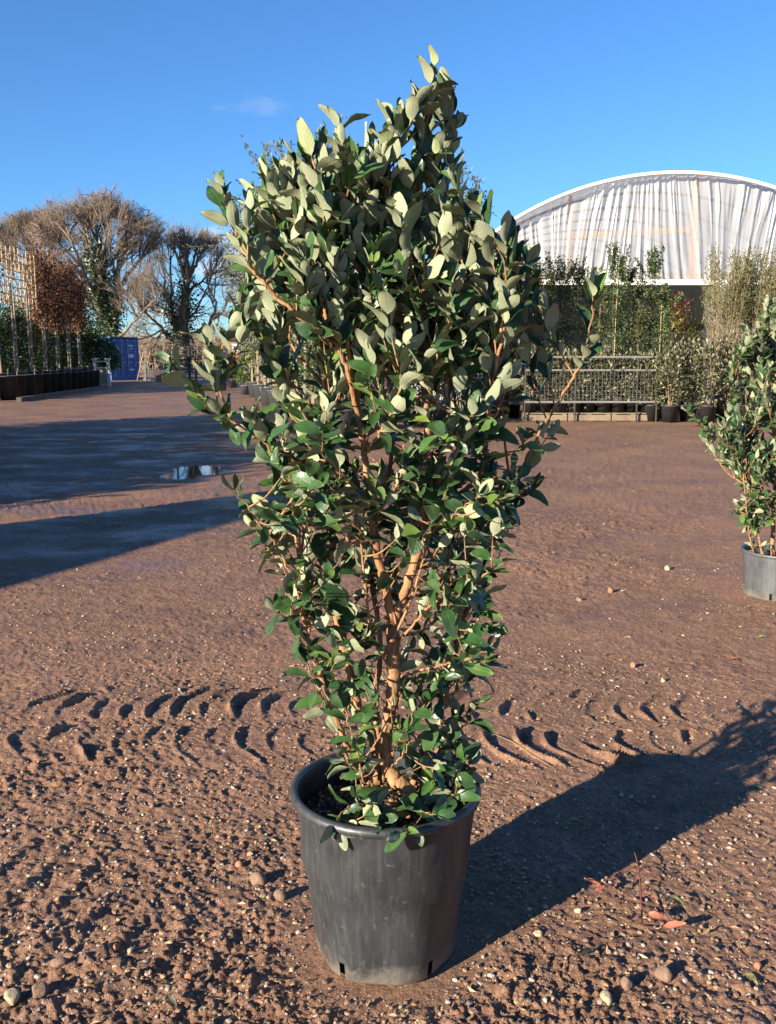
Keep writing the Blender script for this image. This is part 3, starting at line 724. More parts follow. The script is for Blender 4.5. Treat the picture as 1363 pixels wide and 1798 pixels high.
B2 = [([(1328, 880, -.02), (1290, 800, -.1), (1250, 760, -.15), (1208, 722, -.18)], .005, .002),
      ([(1318, 780, -.02), (1300, 720, -.08), (1290, 660, -.1), (1288, 620, -.1)], .005, .002),
      ([(1364, 690, 0), (1335, 640, -.1), (1320, 600, -.12), (1310, 580, -.12)], .005, .002),
      ([(1358, 620, 0), (1350, 580, -.05), (1345, 530, -.06)], .004, .002),
      ([(1366, 780, 0), (1350, 720, -.18), (1340, 680, -.2), (1338, 650, -.2)], .005, .002),
      ([(1400, 780, 0), (1385, 700, -.15), (1380, 620, -.18), (1378, 570, -.18)], .005, .002),
      ([(1440, 760, .1), (1470, 690, 0), (1480, 640, 0)], .005, .002),
      ([(1322, 850, 0), (1308, 800, -.15), (1300, 770, -.18)], .004, .002),
      ([(1358, 900, 0), (1340, 850, -.15), (1335, 800, -.18)], .004, .002),
      ([(1330, 930, 0), (1312, 905, -.08), (1290, 895, -.1)], .003, .002)]
P2 = [(1345, 512), (1365, 530), (1420, 540), (1490, 620), (1500, 720), (1480, 850), (1430, 960), (1320, 960), (1285, 900), (1300, 840), (1240, 775), (1195, 715), (1260, 740), (1285, 720), (1275, 640), (1305, 590), (1330, 570)]
shrub(root2, 5.62, S2, B2, P2, 23, 230, .040, 860, 22, .066)

ORD = ['first', 'second', 'third', 'fourth', 'fifth', 'sixth', 'seventh', 'eighth', 'ninth', 'tenth', 'eleventh', 'twelfth', 'thirteenth']
# ------------------------------------------------------------------ far foliage helpers
DV = np.array([(0, 0, 0), (-.5, .5, .10), (0, 1, -.06), (.5, .5, .10)], float)
def leaf_cloud(mb, pos, size, wid=.45, dirs=None, up=.2, seed=0, m=0, flat=0.0):
    """small folded leaves (two triangles each) at pos; dirs: the way each points"""
    g_ = np.random.default_rng(seed + 1000); pos = np.asarray(pos, float); n = len(pos)
    d = g_.normal(0, 1, (n, 3)) if dirs is None else np.asarray(dirs) + g_.normal(0, .45, (n, 3))
    d[:, 2] += up; d = nrm(d); a = g_.normal(0, 1, (n, 3)); a[:, 2] *= 1 - flat; x = nrm(np.cross(d, a)); z = np.cross(x, d)
    s_ = np.asarray(size) * g_.uniform(.65, 1.3, n)
    V = DV[None, :, 0, None] * x[:, None] * wid + DV[None, :, 1, None] * d[:, None] + DV[None, :, 2, None] * z[:, None]
    V = V * s_[:, None, None] + pos[:, None]
    b = (np.arange(n) * 4)[:, None]
    Fc = np.concatenate((b + np.array([[0, 1, 2]]), b + np.array([[0, 2, 3]])))
    mb.add(V, Fc, m, None, np.repeat(g_.random(n), 4)); return mb
def clumps(c, ext, n_cl, per, spread, seed, shell=.55):
    """leaf points in clumps spread through an ellipsoid"""
    g_ = np.random.default_rng(seed); u = nrm(g_.normal(0, 1, (n_cl, 3))); r = (shell + (1 - shell) * g_.random(n_cl))[:, None] ** (1 / 1.5)
    k = np.asarray(c) + u * r * np.asarray(ext)
    p = np.repeat(k, per, 0) + g_.normal(0, 1, (n_cl * per, 3)) * spread
    return p, np.repeat(u, per, 0)
M['fol_dark'] = leafy('dark_evergreen_leaves', (.012, .030, .010), (.035, .070, .020), .45, .15, .5)
M['fol_mid'] = leafy('green_climber_leaves', (.026, .052, .014), (.080, .120, .032), .45, .28, .5, (.16, .18, .06))
M['fol_olive'] = leafy('olive_column_leaves', (.030, .045, .014), (.085, .100, .035), .5, .25, .4, (.19, .175, .07))
M['fol_grey'] = leafy('grey_olive_leaves', (.07, .10, .06), (.16, .19, .125), .5, .2, .4, (.24, .26, .19))
M['fol_yellow'] = leafy('yellow_leaves', (.20, .16, .02), (.34, .28, .05), .5, .3, .4, (.16, .18, .03))
M['fol_red'] = leafy('red_brown_leaves', (.055, .018, .010), (.16, .05, .025), .6, .25, .3, (.20, .09, .03))
M['fol_beech'] = leafy('dry_copper_beech_leaves', (.075, .032, .018), (.165, .078, .040), .7, .3, .2, (.26, .14, .07))
M['fol_pale'] = leafy('pale_variegated_leaves', (.030, .045, .020), (.17, .16, .090), .55, .25, .3, (.42, .37, .24))
M['fol_bamboo'] = leafy('yellow_green_leaves', (.07, .10, .02), (.20, .22, .06), .5, .3, .4, (.36, .36, .16))
M['fol_willow'] = leafy('thin_olive_leaves', (.10, .105, .035), (.20, .19, .07), .6, .3, .3, (.28, .25, .11))
M['fol_ivy'] = leafy('ivy_leaves', (.012, .030, .008), (.040, .075, .016), .35, .12, .6, (.09, .12, .03))
M['fol_fir'] = leafy('bright_conifer_sprays', (.04, .075, .012), (.09, .14, .03), .6, .2, .3)
M['stem_tan'] = plain('tan_stems', (.25, .175, .10), .8, .35, 4)

def simple_pot(parent, r, h, mat, seg=22, c=(0, 0, 0), name='pot'):
    mb = MB(); mb.lathe([(.001, .005), (r * .80, .005), (r * .82, .0), (r * .97, h - .03), (r * 1.03, h - .03), (r * 1.05, h - .015), (r * 1.02, h), (r * .97, h), (r * .94, h - .05), (.001, h - .05)], seg, c)
    return mb.build(name, mat, parent, True)

# ------------------------------------------------------------------ polytunnel
TY, TXC = 28.0, P(1180, 500, 28.0)[0]
R_ARC, HALF = 9.1, 7.2
CROWN = P(1192, 306, TY)[2]; EAVE = CROWN - (R_ARC - math.sqrt(R_ARC ** 2 - HALF ** 2))
def arc_z(x): return CROWN - (R_ARC - np.sqrt(np.maximum(R_ARC ** 2 - x ** 2, 0)))
HEAD = P(1150, 496, TY)[2]
tun = thing('polytunnel', 'large arched polytunnel with wrinkled white plastic gable behind the potted plants', 'polytunnel', (TXC, TY, 0))
def film(name, tf, tint):
    m = NT(name); ps = m.pos(); nz = m.noise(m.mapping(ps, (1, 1, .12)), 5, 5, .6)
    b = m.bsdf(Base_Color=c4(tint), Roughness=.28, Specular_IOR_Level=.6, Normal=m.bump(nz, .25, .03))
    t = m.n('BsdfTranslucent', {'Color': (.72, .72, .74, 1)}).outputs[0]; tr = m.n('BsdfTransparent').outputs[0]
    s1 = m.n('MixShader', {0: .38, 1: b, 2: t}).outputs[0]
    return m.done(m.n('MixShader', {0: tf, 1: s1, 2: tr}).outputs[0])
M['film'] = film('wrinkled_tunnel_film', .36, (.54, .53, .505)); M['film_roof'] = film('tunnel_roof_film', .1, (.8, .8, .8))
nx, nz_ = 900, 46
xs = np.linspace(-HALF, HALF, nx); tt = np.linspace(0, 1, nz_)
Xg = np.repeat(xs[:, None], nz_, 1); top = arc_z(xs); Zg = HEAD + (np.maximum(top, HEAD + .02) - HEAD)[:, None] * tt[None]
slant = Xg + .14 * (Zg - HEAD) * np.sin(Xg * 1.3 + 1.2)
n1 = np.abs(2 * fbm(slant * 4.6 + 40, Zg * .22, 3, 3) - 1); n2 = np.abs(2 * vnoise(slant * 9.5, Zg * .3, 6) - 1)
pucker = np.clip(np.abs(tt - .45) * 1.6 + .25, 0, 1)[None]
Yg = -.085 * (1 - np.clip(n1 * 5.5, 0, 1)) * pucker + .05 * n2 + .05 * np.sin(slant * 21) * pucker * vnoise(slant * 1.5, 0 * Zg, 8)
g = np.arange(nx * nz_).reshape(nx, nz_)
mb = MB(); mb.add(np.stack((Xg, Yg, Zg), -1), np.stack((g[:-1, :-1], g[1:, :-1], g[1:, 1:], g[:-1, 1:]), -1).reshape(-1, 4))
mb.build('gable_film', M['film'], tun, True)
# side parts of the gable below the header: film to the left and right of the doorway
x_door0, x_door1 = P(890, 520, TY)[0] - TXC, P(1237, 520, TY)[0] - TXC
for a, b in ((-HALF, x_door0), (x_door1, HALF)):
    X2 = np.linspace(a, b, 90); Z2 = np.linspace(.02, HEAD - .02, 20); XX, ZZ = np.meshgrid(X2, Z2, indexing='ij')
    YY = .02 - .16 * (1 - np.clip(np.abs(2 * fbm(XX * 2.4 + 9, ZZ * .2, 3, 5) - 1) * 2.4, 0, 1)) - .05 * vnoise(XX * 8, ZZ * .3, 3)
    g = np.arange(90 * 20).reshape(90, 20); mb = MB(); mb.add(np.stack((XX, YY, ZZ), -1), np.stack((g[:-1, :-1], g[1:, :-1], g[1:, 1:], g[:-1, 1:]), -1).reshape(-1, 4))
    mb.build('side_film', M['film'], tun, True)
th = np.linspace(-1, 1, 60); ax_ = th * HALF; az_ = arc_z(ax_)
hoop = np.vstack(([(-HALF, 0, 0)], np.stack((ax_, 0 * ax_, az_), 1), [(HALF, 0, 0)]))
M['rim_white'] = plain('white_hoop_tape', (.82, .80, .76), .4, .08, 3)
for k in range(7):
    mb = MB(); mb.line(hoop + np.array((0, -.28 if k == 0 else k * 3.0, 0)), .055 if k == 0 else .04, ns=8)
    mb.build('hoop', M['rim_white'] if k == 0 else M['steel'], tun, True)
roof = np.stack((ax_, 0 * ax_, az_ + .06), 1); yy = np.linspace(-.25, 18.2, 26)
V = np.stack([roof + np.array((0, y, 0)) for y in yy]); V[..., 2] += .02 * np.sin(np.linspace(0, 12 * math.pi, 26))[:, None]
g = np.arange(26 * 60).reshape(26, 60); mb = MB(); mb.add(V, np.stack((g[:-1, :-1], g[1:, :-1], g[1:, 1:], g[:-1, 1:]), -1).reshape(-1, 4))
mb.build('roof_film', M['film_roof'], tun, True)
for sx in (-1, 1):
    mb = MB(); mb.add([(sx * HALF, -.2, 0), (sx * HALF, 18.2, 0), (sx * HALF, 18.2, EAVE + .06), (sx * HALF, -.2, EAVE + .06)], [(0, 1, 2, 3)]); mb.build('side_wall', M['film_roof'], tun)
mb = MB(); mb.box((0, -.06, HEAD), (2 * HALF, .10, .15)); mb.build('door_header', M['rim_white'], tun)
for px_ in (1003, 1222):
    x = P(px_, 420, TY)[0] - TXC; mb = MB(); mb.box((x, .24, (HEAD + arc_z(x)) / 2), (.16 if px_ > 1100 else .11, .06, arc_z(x) - HEAD - .1)); mb.build('timber_post', M['orange_timber'], tun)
a, b = P(1008, 413, TY), P(1216, 401, TY)
mb = MB(); mb.box(((a[0] + b[0]) / 2 - TXC, .19, (a[2] + b[2]) / 2), (b[0] - a[0], .05, .15), tilt=math.atan2(b[2] - a[2], b[0] - a[0])); mb.build('timber_rail', M['orange_timber'], tun)
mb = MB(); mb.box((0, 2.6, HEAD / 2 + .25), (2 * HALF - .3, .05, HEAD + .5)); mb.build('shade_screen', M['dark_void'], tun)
mb = MB(); eb = [(-HALF, 0)] + [(x, z) for x, z in zip(ax_, az_)] + [(HALF, 0)]; mb.prism(eb, 18.15, 18.2); mb.build('end_film', M['film_roof'], tun)

# ------------------------------------------------------------------ planting by the tunnel
def column_plant(loc, h, w, n, mats, label, group, seed, pot=(.16, .30), leaf=.05, canes=1, taper=.6, name='climber_in_pot', cat='climber', z0=0.0, wispy=.15, base=.1):
    """a tall plant trained up canes"""
    g_ = np.random.default_rng(seed); root = thing(name, label, cat, (loc[0], loc[1], z0), 0, group)
    simple_pot(root, pot[0], pot[1], M['black_pot'], 18)
    for k in range(canes):
        a = 6.28 * k / canes + seed; p0 = np.array((.08 * math.cos(a), .08 * math.sin(a), pot[1] - .06)); p1 = np.array((w * .35 * math.cos(a), w * .35 * math.sin(a), h * g_.uniform(.85, 1.0)))
        mb = MB(); mb.line([p0, (p0 + p1) / 2 + g_.normal(0, .02, 3), p1], .010, .006, 5, 6); mb.build('cane', M['cane'], root)
    t = g_.random(n) ** .9; zz = base + pot[1] + (h - pot[1] - base) * t
    cl = g_.integers(0, max(n // 14, 1), n); cr = np.random.default_rng(seed + 1); ca = cr.uniform(0, 6.28, n // 14 + 1); cd = np.sqrt(cr.random(n // 14 + 1)); cz = cr.random(n // 14 + 1)
    zz = base + pot[1] + (h - pot[1] - base) * np.clip(cz[cl] + g_.normal(0, .035, n), 0, 1.02)
    rr = w * (1 - taper * (zz / h) ** 2) * cd[cl]
    pos = np.stack((rr * np.cos(ca[cl]), rr * np.sin(ca[cl]), zz), 1) + g_.normal(0, .05, (n, 3))
    k = int(n * wispy)                                            # loose shoots above the top
    sh = g_.integers(0, 5, k); sa = cr.normal(0, w * .35, (5, 2)); tz = g_.random(k)
    pos[:k, 0] = sa[sh, 0] * (1 + tz); pos[:k, 1] = sa[sh, 1] * (1 + tz); pos[:k, 2] = h * (.88 + .17 * tz * cr.uniform(.3, 1, 5)[sh]); pos[:k] += g_.normal(0, .02, (k, 3))
    mb = MB(); leaf_cloud(mb, pos, leaf, .6, None, .3, seed); mb.build('foliage', mats, root, True, kind='stuff')
    mb = MB(); q = np.array([(0, 0, pot[1] - .06), (.03, .02, h * .35), (-.03, 0, h * .7), (0, 0, h * .95)]); mb.line(q, .012, .004, 5, 8); mb.build('stem', M['stem_tan'], root)
    return root
def top_z(px, py, Y): return P(px, py, Y)[2]
for k, (px_, py_, d_) in enumerate([(905, 480, 22.6), (932, 462, 23.0), (955, 470, 22.6), (980, 458, 23.2), (1004, 462, 22.8)]):
    column_plant((P(px_, 600, d_)[0], d_), top_z(px_, py_, d_) , .34, 4200, M['fol_dark'] if k % 2 else M['fol_olive'], ORD[4 - k] + ' dark evergreen column plant with yellowish tip, counted from the green climbers', 'dark evergreen columns by the tunnel', 40 + k, leaf=.05)
for k, (px_, py_, d_) in enumerate([(1030, 478, 23.4), (1052, 500, 22.6), (1076, 438, 22.4), (1097, 462, 23.0), (1120, 490, 22.6), (1143, 444, 22.9), (1166, 505, 22.5)]):
    column_plant((P(px_, 600, d_)[0], d_), top_z(px_, py_, d_), .27, 3000, M['fol_olive' if k % 3 == 1 else 'fol_mid'], ORD[k] + ' bright green climber on canes, counted from the dark columns', 'green climbers below the tunnel gable', 60 + k, leaf=.055, wispy=.2)
def bush(loc, h, w, n, mat, label, group, seed, leaf=.06, wid=.5, z0=0.0, pot=(.17, .28), name='bush_in_pot', cat='bush', n_stem=5, shell=.45, up=.4, spread=.07, pmat='black_pot'):
    g_ = np.random.default_rng(seed); root = thing(name, label, cat, (loc[0], loc[1], z0), 0, group)
    simple_pot(root, pot[0], pot[1], M[pmat], 20)
    for k in range(n_stem):
        a = g_.uniform(0, 6.28); tip = np.array((w * .7 * math.cos(a), w * .7 * math.sin(a), h * g_.uniform(.6, .95)))
        mb = MB(); mb.line([(0.03 * math.cos(a), .03 * math.sin(a), pot[1] - .06), tip * (.4, .4, .55), tip], .012, .004, 5, 7); mb.build('stem', M['stem_tan'], root)
    per = 14; ez = (h - pot[1]) * .55
    p, u = clumps((0, 0, h - ez), (w, w, ez), n // per, per, spread, seed, shell)
    mb = MB(); leaf_cloud(mb, p, leaf, wid, u, up, seed); mb.build('foliage', mat, root, True, kind='stuff')
    return root
bush((P(1172, 560, 26.0)[0], 26.0), top_z(1172, 505, 26.0), .75, 2600, M['fol_red'], 'rusty red leaved shrub in front of the dark tunnel doorway', None, 81, .08, .5, pot=(.2, .3), name='red_shrub', cat='shrub')
bush((P(1200, 560, 25.0)[0], 25.0), top_z(1212, 545, 25.0), .62, 2400, M['fol_yellow'], 'golden yellow leaved shrub beside the rusty red one at the doorway', None, 82, .07, .5, pot=(.2, .3), name='yellow_shrub', cat='shrub')
bush((P(1130, 560, 26.5)[0], 26.5), top_z(1120, 520, 26.5), .8, 1800, M['fol_dark'], 'dark evergreen shrub half hidden behind the green climbers', None, 83, .08, .5, pot=(.2, .3), name='dark_shrub', cat='shrub')
# pallets, cage panel and what stands on them
PY = 21.6; px0, px1 = P(915, 720, PY)[0], P(1140, 720, PY)[0]
for k in range(3):
    xc = px0 + (k + .5) * (px1 - px0) / 3; root = thing('pallet', ('weathered timber pallet under black pots, end towards the big pale shrub', 'weathered timber pallet under the middle of the steel mesh panel', 'weathered timber pallet under black pots, end towards the front pots')[k], 'pallet', (xc, PY, 0))
    for q in range(5):
        mb = MB(); mb.box((0, -.42 + q * .21, .18), (.94, .13, .022)); mb.build('board', M['pallet'], root)
    for q in (-.42, 0, .42):
        mb = MB(); mb.box((q, 0, .0825), (.10, .96, .165)); mb.build('bearer', M['pallet'], root)
    mb = MB(); mb.box((0, -.50, .085), (.95, .022, .13)); mb.build('board', M['pallet'], root)
for k in range(9):
    x = px0 + .17 + k * (px1 - px0 - .3) / 8; dy = (-.28, -.22, -.30)[k % 3]
    bush((x, PY + dy), top_z(1050, 598 + (k * 37 % 34), PY) - .19, .34, 1100, M['fol_pale'], ORD[8 - k] + ' cream variegated bush behind the mesh panel, counted from the bushes on the ground', 'variegated bushes on the pallets', 100 + k, .085, .5, .191, (.16, .30), n_stem=4, shell=.2, up=.7, spread=.06)
for k, (px_, d_, py_) in enumerate([(1148, 21.2, 612), (1180, 20.9, 606), (1212, 21.2, 600), (1246, 20.9, 590), (1282, 21.3, 585), (1318, 21.0, 580), (1350, 21.4, 575)]):
    bush((P(px_, 650, d_)[0], d_), top_z(px_, py_, d_), .36, 1300, M['fol_pale'], ORD[k] + ' cream variegated bush standing on the ground, counted from the pallets', 'variegated bushes standing on the ground', 120 + k, .085, .5, 0, (.20, .38), n_stem=5, shell=.2, up=.7, spread=.06)
CYp = PY - .62
cage = thing('mesh_panel', 'galvanised steel hurdle panel with fine square mesh standing before the pallets', 'mesh panel', ((px0 + px1) / 2, CYp, 0)); hw = (px1 - px0) / 2
zt, zm, zl = top_z(1030, 627, CYp), top_z(1030, 650, CYp), top_z(1030, 706, CYp)
for z, r in ((zt, .022), (zm, .022), (zl, .026)):
    mb = MB(); mb.line([(-hw, 0, z), (hw, 0, z)], r, ns=8); mb.build('rail', M['steel'], cage, True)
for x in (-hw, -.35, hw * .7, hw):
    mb = MB(); mb.line([(x, .03, 0), (x, .03, zt)], .02, ns=8); mb.build('post', M['steel'], cage, True)
mb = MB(); wx = np.arange(-hw, hw, .085)
mb.tubes(np.array([[(x, -.012, zl), (x, -.012, zm)] for x in wx]), np.full((len(wx), 2), .0045), 4)
wz = np.arange(zl, zm, .085); mb.tubes(np.array([[(-hw, -.02, z), (hw, -.02, z)] for z in wz]), np.full((len(wz), 2), .0045), 4)
mb.build('mesh', M['steel'], cage, kind='stuff')
# willowy shrubs at the right
for k, (px_, py_, d_, w) in enumerate([(1272, 432, 22.6, .55), (1318, 428, 22.9, .6), (1362, 440, 22.7, .6)]):
    g_ = np.random.default_rng(300 + k); h = top_z(px_, py_, d_); root = thing('willowy_shrub', ORD[k] + ' willowy shrub of fine tan stems with thin olive leaves, counted from the doorway', 'shrub', (P(px_, 600, d_)[0], d_, 0), 0, 'willowy shrubs in front of the tunnel')
    simple_pot(root, .22, .36, M['black_pot'])
    n = 110; a = g_.uniform(0, 6.28, n); r = w * np.sqrt(g_.random(n)); tip = np.stack((r * np.cos(a), r * np.sin(a), h * g_.uniform(.6, 1.0, n)), 1)
    b0 = np.stack((.1 * np.cos(a), .1 * np.sin(a), np.full(n, .3)), 1); mid = b0 * .35 + tip * .65 * np.array((.8, .8, .9)) + g_.normal(0, .05, (n, 3))
    mb = MB(); mb.tubes(np.stack((b0, (b0 + mid) / 2 + g_.normal(0, .03, (n, 3)), mid, tip), 1), np.linspace(.008, .003, 4)[None] * np.ones((n, 1)), 4); mb.build('stems', M['stem_tan'], root, kind='stuff')
    q = g_.integers(0, n, 5200); t = g_.random(5200) ** .6 * .75 + .27; pos = mid[q] * (1 - t)[:, None] + tip[q] * t[:, None] + g_.normal(0, .05, (5200, 3))
    mb = MB(); leaf_cloud(mb, pos, .08, .22, None, .8, 300 + k); mb.build('foliage', M['fol_willow'], root, True, kind='stuff')

# ------------------------------------------------------------------ bare oaks
def oak(name, label, base, limbs, r0, seed, ivy, dome_c, dome_e, counts=(8, 6, 6, 6)):
    g_ = np.random.default_rng(seed); base = np.array(base); root = thing(name, label, 'tree', base)
    segs = []; cur = []
    for li, (pts, ra, rb_) in enumerate(limbs):
        q = smooth_poly(np.array(pts) - base, 14); q[1:-1] += g_.normal(0, .06, (12, 3)); rr = np.linspace(ra, rb_, 14)
        mb = MB(); mb.tubes(q[None], rr[None], 9); mb.build('trunk' if li == 0 else 'limb', M['bark_grey'], root, True); cur.append((q, rr))
    P_ = np.array([c[0][[0, 4, 9, 13]] for c in cur[0:]]); R_ = np.array([c[1][[0, 4, 9, 13]] for c in cur])
    length = 3.0; mb = MB(); dc = np.array(dome_c) - base; de = np.array(dome_e)
    for lev, cnt in enumerate(counts):
        N = len(P_); n = N * cnt; idx = np.repeat(np.arange(N), cnt)
        t = g_.uniform(.35 if lev == 0 else .2, 1, n) ** .8 * 2.999; t[::cnt] = 2.99
        i_ = t.astype(int); f_ = (t - i_)[:, None]; p0 = P_[idx, i_] * (1 - f_) + P_[idx, i_ + 1] * f_
        tan = nrm(P_[idx, i_ + 1] - P_[idx, i_]); out = nrm((p0 - dc) / de); L = length * g_.uniform(.6, 1.25, n)[:, None] * (1.3 if lev == 0 else 1)
        d = nrm(tan * .75 + g_.normal(0, .42, (n, 3)) + out * .38 + np.array((0, 0, .12)))
        mid = p0 + d * L * .5 + g_.normal(0, .06, (n, 3)) * L; d2 = nrm(d + g_.normal(0, .22, (n, 3)) + np.array((0, 0, .16))); tip = mid + d2 * L * .5
        rel = (tip - dc) / de; k = np.linalg.norm(rel, axis=1); over = np.maximum(k / g_.uniform(.70, 1.08, n) * (1 + .25 * (fbm(rel[:, 0] * 2.2 + seed, rel[:, 2] * 2.2, 2, seed) - .5)), 1)[:, None]
        tip = dc + (tip - dc) / over; mid = np.where(over > 1, (p0 + tip) / 2 + g_.normal(0, .04, (n, 3)) * L, mid)
        ra = np.minimum(np.take_along_axis(R_[idx], i_[:, None], 1)[:, 0] * .6, (.13, .065, .026, .011, .009)[lev] * 1.1)
        q1 = (p0 * .6 + mid * .4) + g_.normal(0, .03, (n, 3)) * L
        P2_ = np.stack((p0, q1, mid, tip), 1); R2_ = np.stack((ra, ra * .85, ra * .7, ra * .45), 1)
        if lev < 2: mb.tubes(P2_, R2_, 5)
        else: mb.tubes(P2_[:, [0, 2, 3]], R2_[:, [0, 2, 3]], 3)
        P_, R_ = P2_, R2_; length *= .60
    mb.build('crown', [M['twig_brown']], root, False, kind='stuff')
    if ivy:
        pos = []
        for li, n, t0, t1, sp in ivy:
            q, rr = cur[li]; t = g_.uniform(t0, t1, n) * 13; i_ = np.minimum(t.astype(int), 12); f_ = (t - i_)[:, None]
            pos.append(q[i_] * (1 - f_) + q[i_ + 1] * f_ + g_.normal(0, 1, (n, 3)) * sp * (.55 + .9 * vnoise(t * 1.7, t * 0 + li, 3))[:, None])
        mb = MB(); leaf_cloud(mb, np.concatenate(pos), .22, .8, None, -.3, seed); mb.build('ivy', M['fol_ivy'], root, True, kind='stuff')
    return root
D1 = 76.0
def pl(d, *pp): return [P(a, b, d + c) for a, b, c in pp]
oak('oak_tree', 'broad domed bare oak with ivy up its trunk behind the blue container', P(196, 668, D1) * (1, 1, 0),
    [(pl(D1, (196, 672, 0), (195, 620, 0), (190, 575, 0), (184, 530, 0), (176, 480, 0), (172, 430, 0)), .55, .16),
     (pl(D1, (196, 600, 0), (203, 560, 0), (206, 510, 0), (214, 450, 0), (225, 400, 0)), .36, .09),
     (pl(D1, (190, 575, 0), (165, 520, -1), (140, 460, -2), (120, 410, -2)), .28, .07),
     (pl(D1, (184, 530, 0), (160, 470, 1), (150, 420, 2), (150, 375, 2)), .22, .06),
     (pl(D1, (206, 510, 0), (235, 470, 1), (262, 440, 1), (275, 420, 1)), .20, .05),
     (pl(D1, (198, 600, 0), (222, 580, -1), (245, 555, -2), (268, 530, -3)), .17, .05),
     (pl(D1, (176, 480, 0), (185, 430, -1), (195, 390, -1), (200, 365, 0)), .18, .05),
     (pl(D1, (165, 520, 0), (110, 480, 2), (70, 440, 3), (45, 410, 3)), .24, .05)],
    .5, 3, [(0, 3600, .25, 1.0, .55), (1, 1300, .0, .45, .3), (3, 900, 0, .6, .45), (2, 500, 0, .5, .4)], P(165, 470, D1), (6.6, 5.5, 5.9))
oak('oak_tree', 'second bare tree with pale branches far behind the bamboo cane frames', P(60, 668, D1 + 6) * (1, 1, 0),
    [(pl(D1 + 6, (70, 668, 0), (70, 580, 0), (66, 520, 0), (60, 470, 0)), .45, .16),
     (pl(D1 + 6, (68, 550, 0), (40, 480, 0), (20, 440, 0), (5, 415, 0)), .25, .06),
     (pl(D1 + 6, (66, 520, 0), (85, 450, 0), (95, 400, 0), (100, 380, 0)), .25, .06),
     (pl(D1 + 6, (60, 480, 0), (55, 430, 0), (60, 390, 0)), .2, .06)], .4, 8, None, P(60, 480, D1 + 6), (6.4, 5, 5.2), (9, 8, 6, 6))
D2 = 82.0
oak('ivy_clad_tree', 'smaller crooked bare tree thick with ivy, forking twice beyond the hurdle fence', P(322, 668, D2) * (1, 1, 0),
    [(pl(D2, (322, 672, 0), (322, 630, 0), (321, 590, 0), (323, 550, 0), (327, 510, 0), (331, 482, 0)), .75, .25),
     (pl(D2, (320, 590, 0), (306, 560, 0), (296, 530, 0), (288, 505, 0)), .40, .10),
     (pl(D2, (318, 605, 0), (295, 588, 0), (280, 570, -1), (262, 555, -2), (250, 545, -2)), .22, .06),
     (pl(D2, (330, 490, 0), (320, 470, 0), (310, 450, 1), (305, 440, 1)), .2, .05),
     (pl(D2, (330, 490, 0), (345, 465, 0), (352, 445, 0)), .18, .05),
     (pl(D2, (325, 600, 0), (352, 580, 0), (372, 562, 0), (378, 535, 0), (372, 515, 0)), .25, .06),
     (pl(D2, (372, 562, 0), (392, 545, 0), (400, 520, 0)), .15, .05),
     (pl(D2, (326, 520, 0), (345, 500, 1), (375, 480, 1)), .16, .05)],
    .7, 5, [(0, 2800, .05, .95, .5), (1, 900, .0, .9, .32), (2, 200, 0, .4, .25)], P(330, 520, D2), (6.2, 5.5, 6.2), (7, 6, 5, 4))
# the scrub of a far hillside
g_ = np.random.default_rng(9); n = 5200
hx = g_.uniform(-32, 4, n); hy = g_.uniform(100, 112, n); hz = (2.6 + 3.2 * fbm(hx * .16 + 3, hx * 0, 3, 4)) * (1 - .35 * sstep(-14, -4, hx))
b0 = np.stack((hx, hy, 0 * hx), 1); tp = b0 + np.stack((g_.normal(0, .6, n), g_.normal(0, .6, n), hz * g_.uniform(.45, 1.05, n)), 1)
md = (b0 + tp) / 2 + g_.normal(0, .35, (n, 3)); mb = MB(); mb.tubes(np.stack((b0, md, tp), 1), np.ones((n, 1)) * np.array([[.06, .045, .02]]), 3)
q = g_.integers(0, n, 9000); t = g_.uniform(.3, 1, 9000)[:, None]; s0 = b0[q] * (1 - t) + tp[q] * t; s1 = s0 + g_.normal(0, .5, (9000, 3)) + np.array((0, 0, .4))
mb.tubes(np.stack((s0, s1), 1), np.ones((9000, 1)) * np.array([[.03, .015]]), 3)
mb.build('thicket', M['twig_brown'], None, False, kind='stuff', label='grey brown leafless thicket on the far side of the yard', cat='thicket')

# ------------------------------------------------------------------ blue shipping container
corner = P(195, 640, 57.0)[:2]
cd = np.array((.46, .888)); ss = np.array((-.888, .46)); CW, CL, CH = 2.44, 6.06, 2.59
cont = thing('shipping_container', 'blue shipping container with four pale lock rods on its doors', 'container', (corner[0], corner[1], 0), math.atan2(cd[1], cd[0]))
# local x along the doors, local y along the side
mb = MB(); mb.box((CW / 2, CL / 2, .12), (CW, CL, .20)); mb.build('base_frame', M['blue_paint'], cont)
mb = MB(); mb.box((CW / 2, CL / 2, CH - .04), (CW, CL, .08)); mb.build('roof', M['blue_paint'], cont)
for x0 in (0, CW - .05):
    w = MB(); n = 40; ys = np.linspace(.1, CL - .1, n * 4 + 1); off = np.array([0, 0, .036, .036] * n + [0])
    V = [(x0 + .002 + o, y, z) for y, o in zip(ys, off) for z in (.22, CH - .08)]; w.add(V, [(2 * q, 2 * q + 1, 2 * q + 3, 2 * q + 2) for q in range(n * 4)]); w.build('side_panel', M['blue_paint'], cont)
mb = MB(); mb.box((CW / 2, CL - .05, CH / 2), (CW - .02, .06, CH - .1)); mb.build('end_panel', M['blue_paint'], cont)
for x in (.06, CW - .06):
    for y in (.06, CL - .06): mb = MB(); mb.box((x, y, CH / 2 + .05), (.125, .125, CH - .105)); mb.build('corner_post', M['blue_paint'], cont)
